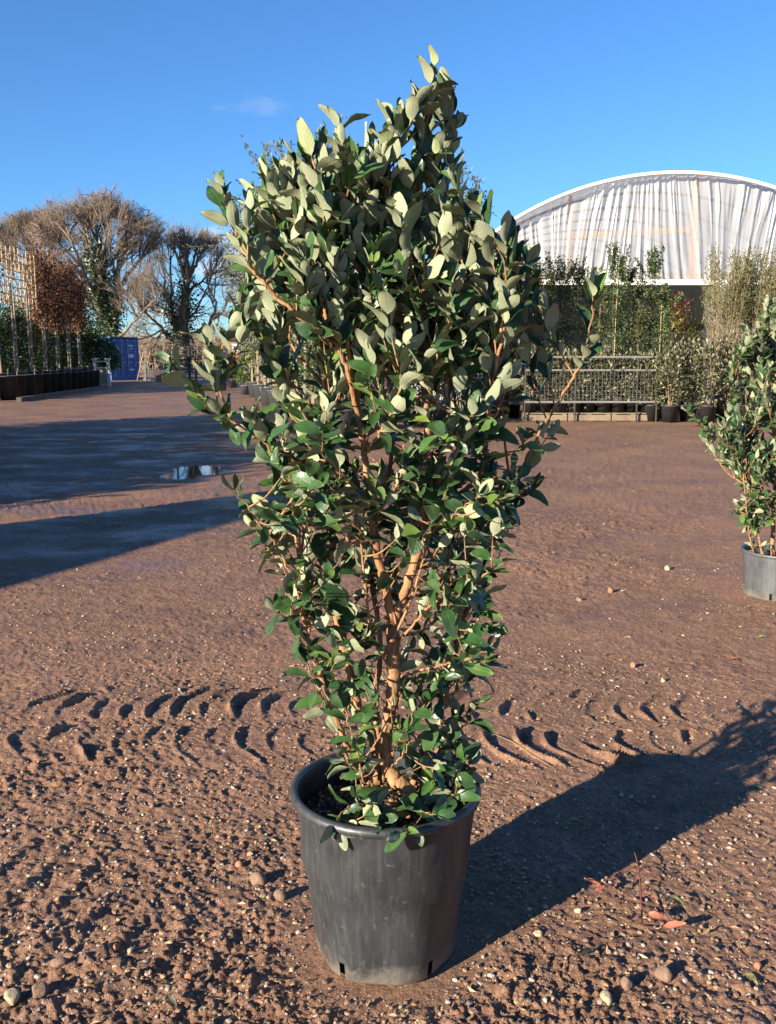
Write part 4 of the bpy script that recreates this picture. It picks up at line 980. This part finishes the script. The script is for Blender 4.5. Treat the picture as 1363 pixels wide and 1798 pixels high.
for k in range(2):
    xc = CW / 2 + (k - .5) * 1.14; d = MB(); d.box((xc, .03, CH / 2 + .03), (1.12, .05, CH - .34)); door = d.build('door', M['blue_paint'], cont)
    for q in (-.33, .28):
        mb = MB(); mb.line([(xc + q, -.03, .2), (xc + q, -.03, CH - .12)], .022, ns=8); mb.build('lock_rod', M['rod_grey'], door, True)
        for z in (.26, .9, 1.7, CH - .2): mb = MB(); mb.box((xc + q, -.015, z), (.11, .05, .07)); mb.build('bracket', M['rod_grey'], door)
        mb = MB(); mb.box((xc + q + .13, -.045, 1.05), (.30, .02, .03)); mb.build('handle', M['rod_grey'], door)
    prints = [(-.02, 1.95, .16, .13, 0), (-.02, .75, .16, .18, 0), (-.06, 1.32, .36, .05, 1), (-.05, .95, .22, .06, 0)] if k == 0 else [(0, 2.07, .42, .07, 0), (.02, 1.9, .18, .06, 0), (-.04, 1.45, .5, .2, 0), (.0, .62, .42, .10, 0), (-.1, 1.05, .2, .05, 0)]
    for (px_, z, w, h, c) in prints:
        mb = MB(); mb.box((xc + px_, .0, z), (w, .006, h)); mb.build('print_mark', M['yellow_print'] if c else M['white_print'], door)

# ------------------------------------------------------------------ far yard: gate, hurdles, house
def hurdle(name, label, a, b, h, bars, mat, posts=(0, 1), rails=(.1, .72, 1.0), cap=False, panel=None, cat='hurdle'):
    a, b = np.array(a), np.array(b); L = np.linalg.norm(b - a); root = thing(name, label, cat, (a[0], a[1], 0), math.atan2(*(b - a)[::-1]))
    for t in posts:
        mb = MB(); mb.box((t * L, 0, h / 2), (.13, .13, h)); p = mb.build('post', mat, root)
        if cap: mb = MB(); mb.box((t * L, 0, h + .03), (.22, .22, .06)); mb.build('cap', mat, p)
    for z in rails: mb = MB(); mb.box((L / 2, 0, z * h - .05), (L, .05, .055)); mb.build('rail', mat, root)
    for k in range(bars): mb = MB(); mb.box(((k + .5) * L / bars, -.003, h * .41), (.028, .028, h * .60)); mb.build('bar', mat, root)
    if panel: mb = MB(); mb.box((L / 2, .02, h * .42), (L - .15, .02, h * .58)); mb.build('panel', panel, root)
    return root
g0, g1, g2 = G(140, 676), G(168, 679), G(192, 679)
M['panel_grey'] = plain('grey_beige_sheet', (.36, .33, .28), .7, .2, 2)
hurdle('gate', 'cream painted gate with square capped posts and grey sheet panel', g1, g2, 1.28, 0, M['cream_paint'], (0, 1), (.12, .74, .97), True, M['panel_grey'], 'gate')
hurdle('hurdle', 'barred metal hurdle between the capped gate post and the black pots', g0, g1 + np.array((-.12, 0)), 1.0, 9, M['steel'], (0,))
hurdle('hurdle', 'long low grey hurdle running right of the blue container', G(256, 669), G(345, 669), 1.06, 24, M['steel'], (0, .4, 1))
hurdle('board_fence', 'dark board fence below the ivy clad tree', G(300, 664.5), G(432, 664.5), 2.1, 0, M['dark_void'], (0, .25, .5, .75, 1), (.15, .3, .45, .6, .75, .9, 1.0), cat='fence')
for k, (px_, w, h) in enumerate([(283, .5, .30), (292, .6, .38), (302, .8, .30), (312, .5, .25)]):
    q = G(px_, 669.5); mb = MB(); mb.box((0, 0, h / 2), (w, .5, h)); mb.box((0, 0, h + .02), (w * 1.08, .55, .04))
    o = mb.build('crate', M['rust'] if k > 1 else M['timber'], None, label=('low brown timber crate below the grey hurdle', 'taller brown timber crate below the grey hurdle', 'wide rust red crate by the grey hurdle', 'small rust red crate by the grey hurdle')[k], cat='crate'); o.location = (q[0], q[1], 0)
for k, (px_, l) in enumerate([(247, 'steep leaning timber ladder beside the blue container')]):
    q = G(px_, 668); root = thing('ladder', l, 'ladder', (q[0], q[1], 0))
    for s in (-.2, .2): mb = MB(); mb.line([(s, 0, 0), (s + .35, .4, 1.7)], .03, ns=6); mb.build('rail', M['timber'], root)
    for r in range(5): mb = MB(); t = .15 + r * .17; mb.line([(-.2 + .35 * t, .4 * t, 1.7 * t), (.2 + .35 * t, .4 * t, 1.7 * t)], .018, ns=6); mb.build('rung', M['timber'], root)
# small house
HD = 92.0; hx0 = P(402, 600, HD)[0]; hx1 = P(470, 600, HD)[0]; hz0 = P(402, 596, HD)[2]; hz1 = P(420, 570, HD)[2]
house = thing('house', 'distant brick house with dark slate roof behind the tree trunks', 'house', ((hx0 + hx1) / 2, HD, 0)); hw = (hx1 - hx0) / 2
mb = MB(); mb.box((0, 2.5, hz0 / 2), (2 * hw, 5, hz0)); mb.build('wall', M['brick'], house)
mb = MB(); mb.add([(-hw - .2, -.3, hz0 - .1), (hw + .2, -.3, hz0 - .1), (hw + .2, 5.3, hz0 - .1), (-hw - .2, 5.3, hz0 - .1), (-hw * .55, 2.5, hz1 + .9), (hw * .55, 2.5, hz1 + .9)], [(0, 1, 5, 4), (2, 3, 4, 5)]); mb.F.append(np.array([(0, 4, 3), (1, 2, 5)])); mb.M.append(np.zeros(2, int)); mb.build('roof', M['slate'], house)
for x in (-hw * .55, hw * .35):
    mb = MB(); mb.box((x, -.02, hz0 - .75), (1.0, .06, .62)); f = mb.build('window', M['white_frame'], house); mb = MB(); mb.box((x, -.055, hz0 - .85), (.84, .02, .32)); mb.build('pane', M['glass'], f)

# ------------------------------------------------------------------ row of pleached trees in black pots along the left
def row_x(y): return -13.5 - .9 * (y - 32.6) / 11.8
RA = math.atan2(11.8, -.9)
def framed_tree(y, label, group, kind, seed, z_lo, z_hi):
    g_ = np.random.default_rng(seed); root = thing('pleached_tree', label, 'pleached tree', (row_x(y), y, 0), RA, group)
    simple_pot(root, .44, .86, M['black_pot'], 20)
    mb = MB(); mb.line([(0, 0, .8), (.02, .01, 1.8), (0, 0, z_lo + .3), (0, 0, z_hi - .2)], .045, .028, 8, 9); mb.build('trunk', M['bark_pale'], root, True)
    mb = MB(); mb.line([(.14, -.05, .8), (.12, -.05, z_lo + .1)], .03, ns=6); mb.build('stake', M['timber'], root)
    W = .98
    if kind == 'bare':
        for z in np.linspace(z_lo, z_hi - .1, 7):
            mb = MB(); mb.line([(-W - .05, -.03, z), (W + .05, -.03, z + g_.normal(0, .03))], .019, ns=6); mb.build('cane', M['cane'], root)
        for x in np.linspace(-W, W, 5):
            mb = MB(); mb.line([(x, -.075, z_lo - .1), (x + g_.normal(0, .02), -.075, z_hi + g_.uniform(0, .2))], .019, ns=6); mb.build('cane', M['cane'], root)
        for s in (-1, 1):
            mb = MB(); mb.line([(s * W * .9, -.11, z_lo), (-s * W * .4, -.11, z_hi - .2)], .024, ns=6); mb.build('cane', M['cane'], root)
        n = 60
    else: n = 130
    x = g_.uniform(-W, W, n); zz = g_.uniform(z_lo, z_hi, n); p0 = np.stack((x * .15, 0 * x, np.clip(zz - np.abs(x) * .6, z_lo - .1, 9)), 1); p1 = np.stack((x, g_.normal(0, .12, n), zz + .1), 1)
    mb = MB(); mb.tubes(np.stack((p0, (p0 + p1) / 2 + g_.normal(0, .06, (n, 3)), p1), 1), np.ones((n, 1)) * np.array([[.016, .012, .006]]), 4); mb.build('branches', M['twig_brown'], root, kind='stuff')
    if kind != 'bare':
        nl = 3600 if kind == 'beech' else 2400
        q = g_.integers(0, n, nl); t = g_.uniform(.3, 1.15, nl)[:, None]; pos = p0[q] * (1 - t) + p1[q] * t + g_.normal(0, 1, (nl, 3)) * g_.choice((.1, .2, .38), (nl, 1)); pos[:, 2] = np.where(g_.random(nl) < .25, pos[:, 2] - .35 * g_.random(nl), pos[:, 2])
        mb = MB(); leaf_cloud(mb, pos, .12, .6, None, -.2, seed); mb.build('foliage', M['fol_beech'] if kind == 'beech' else M['fol_dark'], root, True, kind='stuff')
    return root
for k, y in enumerate((31.0, 33.0, 34.9, 36.8, 38.7, 40.6, 42.5, 44.4)):
    zl, zh = top_z(40, 531, 34.9), top_z(40, 438, 34.9)
    if k == 0: framed_tree(y, 'dark evergreen pleached tree in black pot at the near end of row', None, 'green', 200, zl, zh)
    elif k < 4: framed_tree(y, ORD[3 - k] + ' leafless tree on bamboo cane lattice, counted from the copper beeches', 'leafless trees on cane lattices', 'bare', 200 + k, zl, zh)
    else: framed_tree(y, ORD[k - 4] + ' pleached beech with dry copper leaves, counted from the cane lattices', 'copper beeches in the left row', 'beech', 200 + k, zl - .3 - .15 * (k % 3), zh + (.15, -.25, .05, -.35)[k % 4])
for k in range(13):        # smaller pots standing between and before the trunks
    y = 31.6 + k * 1.02; 
    root = thing('nursery_pot', ORD[12 - k] + ' tall black pot with cut stem, counted from the cream gate', 'pot', (row_x(y) + .75, y, 0), 0, 'black pots before the trained trees')
    simple_pot(root, .31, .80, M['black_pot'], 16); mb = MB(); mb.line([(0, 0, .74), (.03, .03, 1.05)], .02, .012, 6); mb.build('stem', M['bark_pale'], root)
M['kerb_timber'] = plain('dark_sleeper', (.08, .06, .045), .85, .3, 3)
for k in range(5):
    y = 31.5 + k * 2.5; mb = MB(); mb.box((0, 0, .07), (2.46, .16, .14)); o = mb.build('sleeper', M['kerb_timber'], None, label=ORD[4 - k] + ' dark timber sleeper edging the lane, counted from the cream gate', cat='sleeper', group='timber sleepers along the lane'); o.location = (row_x(y) + 1.5, y, 0); o.rotation_euler.z = RA
for k in range(10):
    y = 33.5 + k * 1.75; bush((row_x(y) - 2.3 - .3 * (k % 2), y), 3.7 + .4 * math.sin(k * 2.1), 1.15, 4200, M['fol_dark'] if k % 3 else M['fol_mid'], ORD[9 - k] + ' laurel bush behind the trained trees, counted from the broad dark evergreen', 'laurel bushes behind the left row', 400 + k, .14, .5, 0, (.35, .5), 'laurel_bush', 'bush', 4, .3, .2, .12)
for k, (px_, d_, py_, w, mt) in enumerate([(150, 50.0, 560, 1.25, 'fol_dark'), (172, 52.0, 590, 1.05, 'fol_mid'), (128, 51.0, 540, 1.2, 'fol_dark')]):
    bush((P(px_, 600, d_)[0], d_), top_z(px_, py_, d_), w, 4200, M[mt], ('broad dark evergreen at the end of the beech row', 'light green evergreen leaning over the side of blue container', 'tall dark evergreen just behind the last beeches')[k], None, 430 + k, .16, .5, 0, (.4, .5), 'evergreen_bush', 'bush', 4, .3, .1, .16)


# ------------------------------------------------------------------ olives and staked trees beyond the shrub
def olive(loc, h, cr, zc, n, label, group, seed, mat, leaf=.095, wid=.28, stakes=2, potr=.30, poth=.42, name='olive_tree'):
    g_ = np.random.default_rng(seed); root = thing(name, label, 'tree', (loc[0], loc[1], 0), 0, group)
    simple_pot(root, potr, poth, M['grey_pot'], 24)
    mb = MB(); mb.line([(0, 0, poth - .06), (.04, .02, zc * .45), (-.03, .0, zc * .8), (0, 0, h * .8)], .06, .025, 8, 12); mb.build('trunk', M['bark_pale'], root, True)
    for k in range(stakes):
        x = (-.16, .17, .02)[k]; mb = MB(); mb.box((x, -.10 + .09 * k, (zc * .85) / 2), (.06, .06, zc * .85)); mb.build('stake', M['timber'], root)
    ez = h - zc; n_b = 46; u = nrm(g_.normal(0, 1, (n_b, 3)) + np.array((0, 0, .5))); tip = np.array((0, 0, zc + ez * .15)) + u * np.array((cr, cr, ez * .85)) * g_.uniform(.7, 1.0, (n_b, 1))
    p0 = np.stack((0 * u[:, 0], 0 * u[:, 0], np.clip(tip[:, 2] - .55 * ez, zc * .7, h)), 1)
    mb = MB(); mb.tubes(np.stack((p0, p0 * .5 + tip * .5 + g_.normal(0, .06, (n_b, 3)), tip), 1), np.ones((n_b, 1)) * np.array([[.022, .014, .005]]), 4); mb.build('limbs', M['bark_grey'], root, kind='stuff')
    q = g_.integers(0, n_b, n); sub = g_.integers(0, 12, n); so = (g_.normal(0, .28, (n_b, 12, 3)) + u[:, None] * .18) * cr * .5
    ts = g_.uniform(.35, 1.0, (n_b, 12)); bs = p0[:, None] * (1 - ts[..., None]) + tip[:, None] * ts[..., None]; st = g_.random(n)[:, None] ** .8
    mb = MB(); mb.tubes(np.stack((bs, bs + so * .5 + g_.normal(0, .015, so.shape), bs + so), 2).reshape(-1, 3, 3), np.ones((n_b * 12, 1)) * np.array([[.009, .006, .003]]), 3); mb.build('twigs', M['bark_grey'], root, kind='stuff')
    pos = bs[q, sub] + so[q, sub] * st + g_.normal(0, .028, (n, 3))
    mb = MB(); leaf_cloud(mb, pos, leaf, wid, so[q, sub] / (cr * .3), .2, seed); mb.build('foliage', mat, root, True, kind='stuff')
    return root
olive((P(535, 700, 19.5)[0], 19.5), top_z(520, 226, 19.5), 1.75, 3.2, 15000, 'tall olive tree with grey green crown rising behind the left half of shrub', None, 500, M['fol_grey'])
olive((P(782, 700, 20.5)[0], 20.5), top_z(770, 240, 20.5), 1.15, 3.0, 10000, 'olive tree with loose crown rising behind the right half of shrub', None, 501, M['fol_grey'])
olive((P(660, 700, 21.5)[0], 21.5), top_z(640, 245, 21.5), 1.1, 3.0, 8000, 'olive tree standing between two other tall olive trees behind the shrub', None, 502, M['fol_grey'])
for k, (px_, d_, py_, mt) in enumerate([(512, 23.0, 400, 'fol_bamboo'), (492, 25.5, 420, 'fol_bamboo'), (476, 28.0, 440, 'fol_grey'), (463, 31.0, 455, 'fol_bamboo'), (452, 34.0, 470, 'fol_grey'), (442, 37.0, 450, 'fol_bamboo')]):
    olive((P(px_, 690, d_)[0], d_), top_z(px_, py_, d_), .75, top_z(px_, 590, d_) , 2400, ORD[k] + ' staked tree along the lane counted from the olives, yellow green head' if mt == 'fol_bamboo' else ORD[k] + ' staked tree along the lane counted from the olives, silvery head',
          'yellow green staked trees along the lane' if mt == 'fol_bamboo' else 'silvery staked trees along the lane', 510 + k, M[mt], .13, .3, 3, .34, .55, 'staked_tree')
for k, (px_, d_) in enumerate([(575, 18.5), (552, 20.0), (532, 21.4), (606, 18.2), (640, 19.0)]):
    bush((P(px_, 700, d_)[0], d_), 2.3 + .2 * (k % 3), .5, 1500, M['fol_dark' if k % 2 else 'fol_mid'], ('nearest the lane puddle, bushy evergreen in grey pot', 'bushy evergreen in grey pot next along the lane from the one nearest the puddle', 'bushy evergreen in grey pot beside the first staked tree', 'bushy evergreen in grey pot right under the tall left olive crown', 'bushy evergreen in grey pot between the left and middle olives')[k], 'evergreens at the foot of the olives', 530 + k, .09, .5, 0, (.30, .45), 'evergreen_bush', pmat='grey_pot', shell=.3)
for k, (px_, d_) in enumerate([(700, 21.0), (745, 22.5), (790, 21.5), (835, 22.3), (872, 21.8)]):
    bush((P(px_, 700, d_)[0], d_), 2.5 + .25 * ((k * 2) % 3), .55, 1700, M['fol_dark'], ORD[4 - k] + ' dark bush in grey pot, counted from the dark evergreen columns', 'dark bushes between olives and columns', 540 + k, .09, .5, 0, (.30, .45), 'evergreen_bush', pmat='grey_pot', shell=.3)
for k, (px_, d_, py_) in enumerate([(388, 40.0, 615), (432, 36.0, 612), (408, 44.0, 622)]):
    g_ = np.random.default_rng(560 + k); h = top_z(px_, py_, d_); root = thing('conifer', ('small bright green cone conifer beside the lane under pale stakes', 'small bright green cone conifer close to staked trees', 'darkest and farthest of the small cone conifers')[k], 'conifer', (P(px_, 650, d_)[0], d_, 0))
    simple_pot(root, .24, .36, M['grey_pot']); mb = MB(); mb.line([(0, 0, .3), (0, 0, h * .95)], .03, .01, 6); mb.build('trunk', M['bark_grey'], root)
    t = g_.random(1500); a = g_.uniform(0, 6.28, 1500); r = .38 * (1 - t) ** .8 * (.6 + .4 * g_.random(1500)); pos = np.stack((r * np.cos(a), r * np.sin(a), .4 + (h - .4) * t), 1)
    mb = MB(); leaf_cloud(mb, pos, .12, .5, np.stack((np.cos(a), np.sin(a), 1 + 0 * a), 1), .5, k); mb.build('foliage', M['fol_fir'], root, True, kind='stuff')

# ------------------------------------------------------------------ outside the frame, to the left: what throws the long shadows
shed = thing('shed', 'timber lean-to shed beside the lane, outside the picture, casting the broad shadow', 'shed', (-8.85, -.8, 0))
prof = [(0.0, 0), (4.0, 0), (4.0, 3.08), (0.0, 1.74)]
mb = MB()
V = [(x, y, z) for x in (0, .8) for (y, z) in prof]; mb.add(V, [(0, 1, 2, 3), (7, 6, 5, 4), (0, 4, 5, 1), (1, 5, 6, 2), (2, 6, 7, 3), (3, 7, 4, 0)]); mb.build('wall', M['timber'], shed)
mb = MB(); mb.add([(x, y, z) for z0 in (0, .06) for x, y, z in ((-.04, -.1, 1.715 + z0), (.84, -.1, 1.715 + z0), (.84, 4.04, 3.10 + z0), (-.04, 4.04, 3.10 + z0))], [(3, 2, 1, 0), (4, 5, 6, 7), (0, 1, 5, 4), (1, 2, 6, 5), (2, 3, 7, 6), (3, 0, 4, 7)]); mb.build('roof', M['slate'], shed)
for k in range(9):
    y = 5.85 + k * 1.5 + (.5 if k > 4 else 0); bush((-8.9 - .1 * (k % 2), y), 2.85 + .35 * math.sin(k * 1.7), .85, 3400, M['fol_dark'], ORD[k] + ' dark hedging conifer in pot, counted from the lean-to shed', 'hedging conifers left of the lane', 600 + k, .17, .6, 0, (.3, .4), 'hedge_conifer', 'conifer', 4, .2, .3, .2)

# ------------------------------------------------------------------ loose things on the ground
g_ = np.random.default_rng(70); n = 30000
r = 1.55 * (7.0 / 1.55) ** (g_.random(n) ** 1.0); a = np.radians(g_.uniform(-30, 30, n)); x, y = r * np.sin(a), r * np.cos(a)
keep = (np.hypot(x - POT[0], y - POT[1]) > .2) & (fbm(x * 1.3, y * 1.3, 3, 44) + .18 * (g_.random(n) - .5) + .12 * (y < 2.9) > .47); x, y = x[keep], y[keep]
s_ = .0016 + .0070 * g_.random(len(x)) ** 4.0
pb = pebbles(np.stack((x, y, ground_h(x, y) + s_ * .25), 1), s_); pb.build('gravel', M['gravel'], None, False, kind='stuff', label='scattered fine gravel and grit bedded in the mud', cat='gravel')
n = 5200; r = 1.8 * (18 / 1.8) ** g_.random(n); a = np.radians(g_.uniform(-29, 29, n)); x, y = r * np.sin(a), r * np.cos(a)
keep = (np.hypot(x - POT[0], y - POT[1]) > .22) & (fbm(x * 1.1 + 7, y * 1.1, 3, 71) + .2 * (g_.random(n) - .5) > .48); x, y = x[keep], y[keep]
dz = np.zeros((len(x), 3)); aa = g_.normal(.6, .7, len(x)); dz[:, 0] = np.cos(aa) * 2; dz[:, 1] = np.sin(aa) * 2
mb = MB(); leaf_cloud(mb, np.stack((x, y, ground_h(x, y) + .006), 1), .010 + .022 * g_.random(len(x)) ** 2, .3, dz, .0, 71)
M['litter'] = leafy('straw_and_leaf_bits', (.09, .055, .03), (.30, .20, .11), .8, .05, .2, (.48, .37, .22))
mb.build('plant_litter', M['litter'], None, True, kind='stuff', label='bits of straw and dead leaf strewn over the mud', cat='litter')
M['stone_pale'] = plain('pale_flint', (.42, .33, .20), .6, .4, 30, bump=.3); M['stone_red'] = plain('red_stone', (.36, .15, .08), .7, .4, 30, bump=.3); M['clod'] = plain('dried_mud_clod', (.24, .15, .10), .9, .4, 30, bump=.6)
def stone_mesh(seed):
    g2 = np.random.default_rng(seed); bm_v, bm_f = PV, PF
    for _ in range(2):                                          # subdivide
        e, V2, F2 = {}, list(map(tuple, bm_v)), []
        def midp(i_, j_):
            k_ = (min(i_, j_), max(i_, j_))
            if k_ not in e: e[k_] = len(V2); V2.append(tuple(nrm((np.array(V2[i_]) + np.array(V2[j_])) / 2)))
            return e[k_]
        for a_, b_, c_ in bm_f:
            ab, bc, ca = midp(a_, b_), midp(b_, c_), midp(c_, a_); F2 += [(a_, ab, ca), (b_, bc, ab), (c_, ca, bc), (ab, bc, ca)]
        bm_v, bm_f = np.array(V2), np.array(F2)
    for _ in range(7):                                          # chipped facets
        d = nrm(g2.normal(0, 1, 3)); h = g2.uniform(.55, .85); t = bm_v @ d; bm_v = bm_v - np.maximum(t - h, 0)[:, None] * d
    bm_v = bm_v * (1 + .05 * (vnoise(bm_v[:, 0] * 4, bm_v[:, 1] * 4 + bm_v[:, 2] * 3, seed)[:, None] - .5)) * g2.uniform(.7, 1.15, 3)
    return bm_v, bm_f
for k, (px_, py_, r, mt) in enumerate([(20, 1762, .020, 'stone_pale'), (1064, 1762, .018, 'stone_pale'), (187, 1628, .011, 'stone_pale'), (205, 1670, .011, 'stone_red'), (228, 1672, .010, 'stone_pale'), (332, 1727, .010, 'stone_red'),
                                      (268, 1414, .014, 'clod'), (452, 1548, .026, 'clod'), (492, 1578, .020, 'clod'), (945, 1645, .012, 'stone_pale'), (957, 1597, .010, 'stone_pale'), (1015, 1607, .010, 'stone_pale'), (1330, 1705, .012, 'stone_red'), (1100, 1740, .018, 'clod'),
                                      (1165, 1198, .014, 'stone_pale'), (1112, 1172, .020, 'stone_red'), (1072, 1036, .030, 'stone_red'), (1172, 1000, .022, 'stone_pale'), (1018, 1052, .022, 'clod'), (70, 1745, .024, 'clod'), (105, 1700, .02, 'clod'), (420, 1520, .014, 'stone_red'), (1165, 1722, .02, 'clod'), (440, 1500, .012, 'stone_pale')]):
    V, Fc = stone_mesh(k); mb = MB(); mb.add(V * r, Fc); q = G(px_, py_); lab = {'stone_pale': 'pale yellowish flint stone lying loose on the mud', 'stone_red': 'reddish brown stone lying loose on the mud', 'clod': 'lump of dried brown mud on the churned ground'}[mt]
    o = mb.build('mud_clod' if mt == 'clod' else 'stone', M[mt], None, True, label=lab, cat='clod' if mt == 'clod' else 'stone', group={'stone_pale': 'pale stones on the mud', 'stone_red': 'reddish stones on the mud', 'clod': 'mud lumps'}[mt]); o.location = (q[0], q[1], ground_z(*q) + r * .35)
# the fallen sprig with red leaves
def dry_leaf_mat(name, a, b):
    m = NT(name); uv = m.n('UVMap', uv_map='UVMap').outputs[0]; nz = m.noise(m.pos(), 70, 4, .6); u = m.n('SeparateXYZ', {0: uv}).outputs[0]
    mid = m.math('SUBTRACT', 1.0, m.math('DIVIDE', m.math('ABSOLUTE', m.math('SUBTRACT', u, .5)), .05), True)
    col = m.mix(mid, m.mix(m.ramp(nz, [(.35, 0.0), (.7, 1.0)]), a, b), tuple(min(x * 1.4, 1) for x in b)); return m.done(m.bsdf(Base_Color=col, Roughness=.55))
M['red_leaf'] = dry_leaf_mat('fallen_red_leaf', (.24, .06, .035), (.42, .15, .085)); M['olive_leaf'] = dry_leaf_mat('fallen_olive_leaf', (.10, .10, .03), (.26, .22, .08)); M['dark_leaf'] = dry_leaf_mat('fallen_dark_leaf', (.02, .022, .012), (.06, .05, .025)); M['green_leaf'] = dry_leaf_mat('fallen_green_leaf', (.10, .16, .03), (.22, .28, .06))
def gp(px_, py_, dz=.0): q = G(px_, py_); return np.array((q[0], q[1], ground_z(*q) + dz))
def lay_leaf(name, px_, py_, ang, size, mat, parent=None, dz=.012, wid=.7, roll=.2, k=0, **t):
    p = gp(px_, py_, dz); me = LMESH[k].copy(); me.materials.clear(); me.materials.append(mat); me.materials.append(mat)
    o = link(name, me, parent, p if parent is None else p - np.array(parent.location), **t); o.rotation_euler = (.12, roll, ang); o.scale = (size * wid, size, size); return o
tw = thing('fallen_sprig', 'fallen broken sprig with red and olive dry leaves lying on mud', 'sprig', tuple(gp(1130, 1600)))
o0 = np.array(tw.location)
mb = MB(); mb.line(np.array([gp(1106, 1497, .030), gp(1116, 1530, .035), gp(1123, 1575, .035), gp(1127, 1640, .020)]) - o0, .0016, .0022, 6, 16); mb.build('stem', M['rust'], tw, True)
for pts in ([(1117, 1541), (1100, 1550), (1070, 1570)], [(1118, 1543), (1150, 1560), (1165, 1575)], [(1124, 1585), (1150, 1605), (1172, 1630)]):
    mb = MB(); mb.line(np.array([gp(*q, .030) for q in pts]) - o0, .0013, .0009, 5, 8); mb.build('side_twig', M['rust'], tw, True)
for (a, b, an, sz, mt, k) in [(1072, 1573, 2.2, .062, 'red_leaf', 0), (1060, 1580, 1.3, .055, 'red_leaf', 1), (1080, 1572, 2.8, .045, 'red_leaf', 3), (1094, 1600, 2.9, .05, 'red_leaf', 1), (1130, 1628, -2.0, .07, 'red_leaf', 4), (1160, 1650, -1.5, .062, 'red_leaf', 1),
                              (1115, 1625, 2.6, .05, 'red_leaf', 3), (1170, 1592, -2.6, .062, 'olive_leaf', 0), (1160, 1580, 3.0, .04, 'olive_leaf', 1), (1104, 1590, -.4, .035, 'olive_leaf', 2)]:
    lay_leaf('leaf', a, b, an, sz, M[mt], tw, .030, .62, rnd.uniform(-.7, .7), k)
for (a, b, an, sz, mt, lab, k) in [(1018, 1692, -.9, .042, 'dark_leaf', 'dark dead leaf lying between the sprig and pot', 3), (312, 1787, .6, .045, 'dark_leaf', 'dark brown dead leaf standing on edge in churned mud', 1), (1337, 1387, 1.2, .04, 'green_leaf', 'fresh yellow green fallen leaf in the shadow of shrub', 0),
                                  (1330, 1735, .3, .05, 'olive_leaf', 'large olive dead leaf on mud past the red sprig', 2), (1298, 1162, 1.4, .045, 'red_leaf', 'reddish dead leaf on the smooth mud near grey pot', 3), (1300, 1580, 1.7, .045, 'olive_leaf', 'mottled olive leaf pressed into mud beyond the sprig', 5),
                                  (1200, 1085, .9, .05, 'dark_leaf', 'curled dark leaf on open mud towards the shallow pot', 4), (1345, 1120, 1.2, .04, 'green_leaf', 'small green leaf fallen below the shallow grey pot', 0), (1020, 1448, 1.0, .04, 'green_leaf', 'green leaf lying in shade close beside the big pot', 2)]:
    lay_leaf('fallen_leaf', a, b, an, sz, M[mt], None, .008, .75, rnd.uniform(-.5, .5), k, label=lab, cat='leaf')
tb = thing('dry_twig', 'thin bare brown twig lying on mud behind the big pot', 'twig', tuple(gp(915, 1320)))
mb = MB(); mb.line(np.array([gp(868, 1290, .008), gp(905, 1312, .012), (gp(940, 1335, .010)), gp(968, 1352, .008)]) - np.array(tb.location), .0022, .0012, 5, 12); mb.build('stem', M['stem_tan'], tb, True)
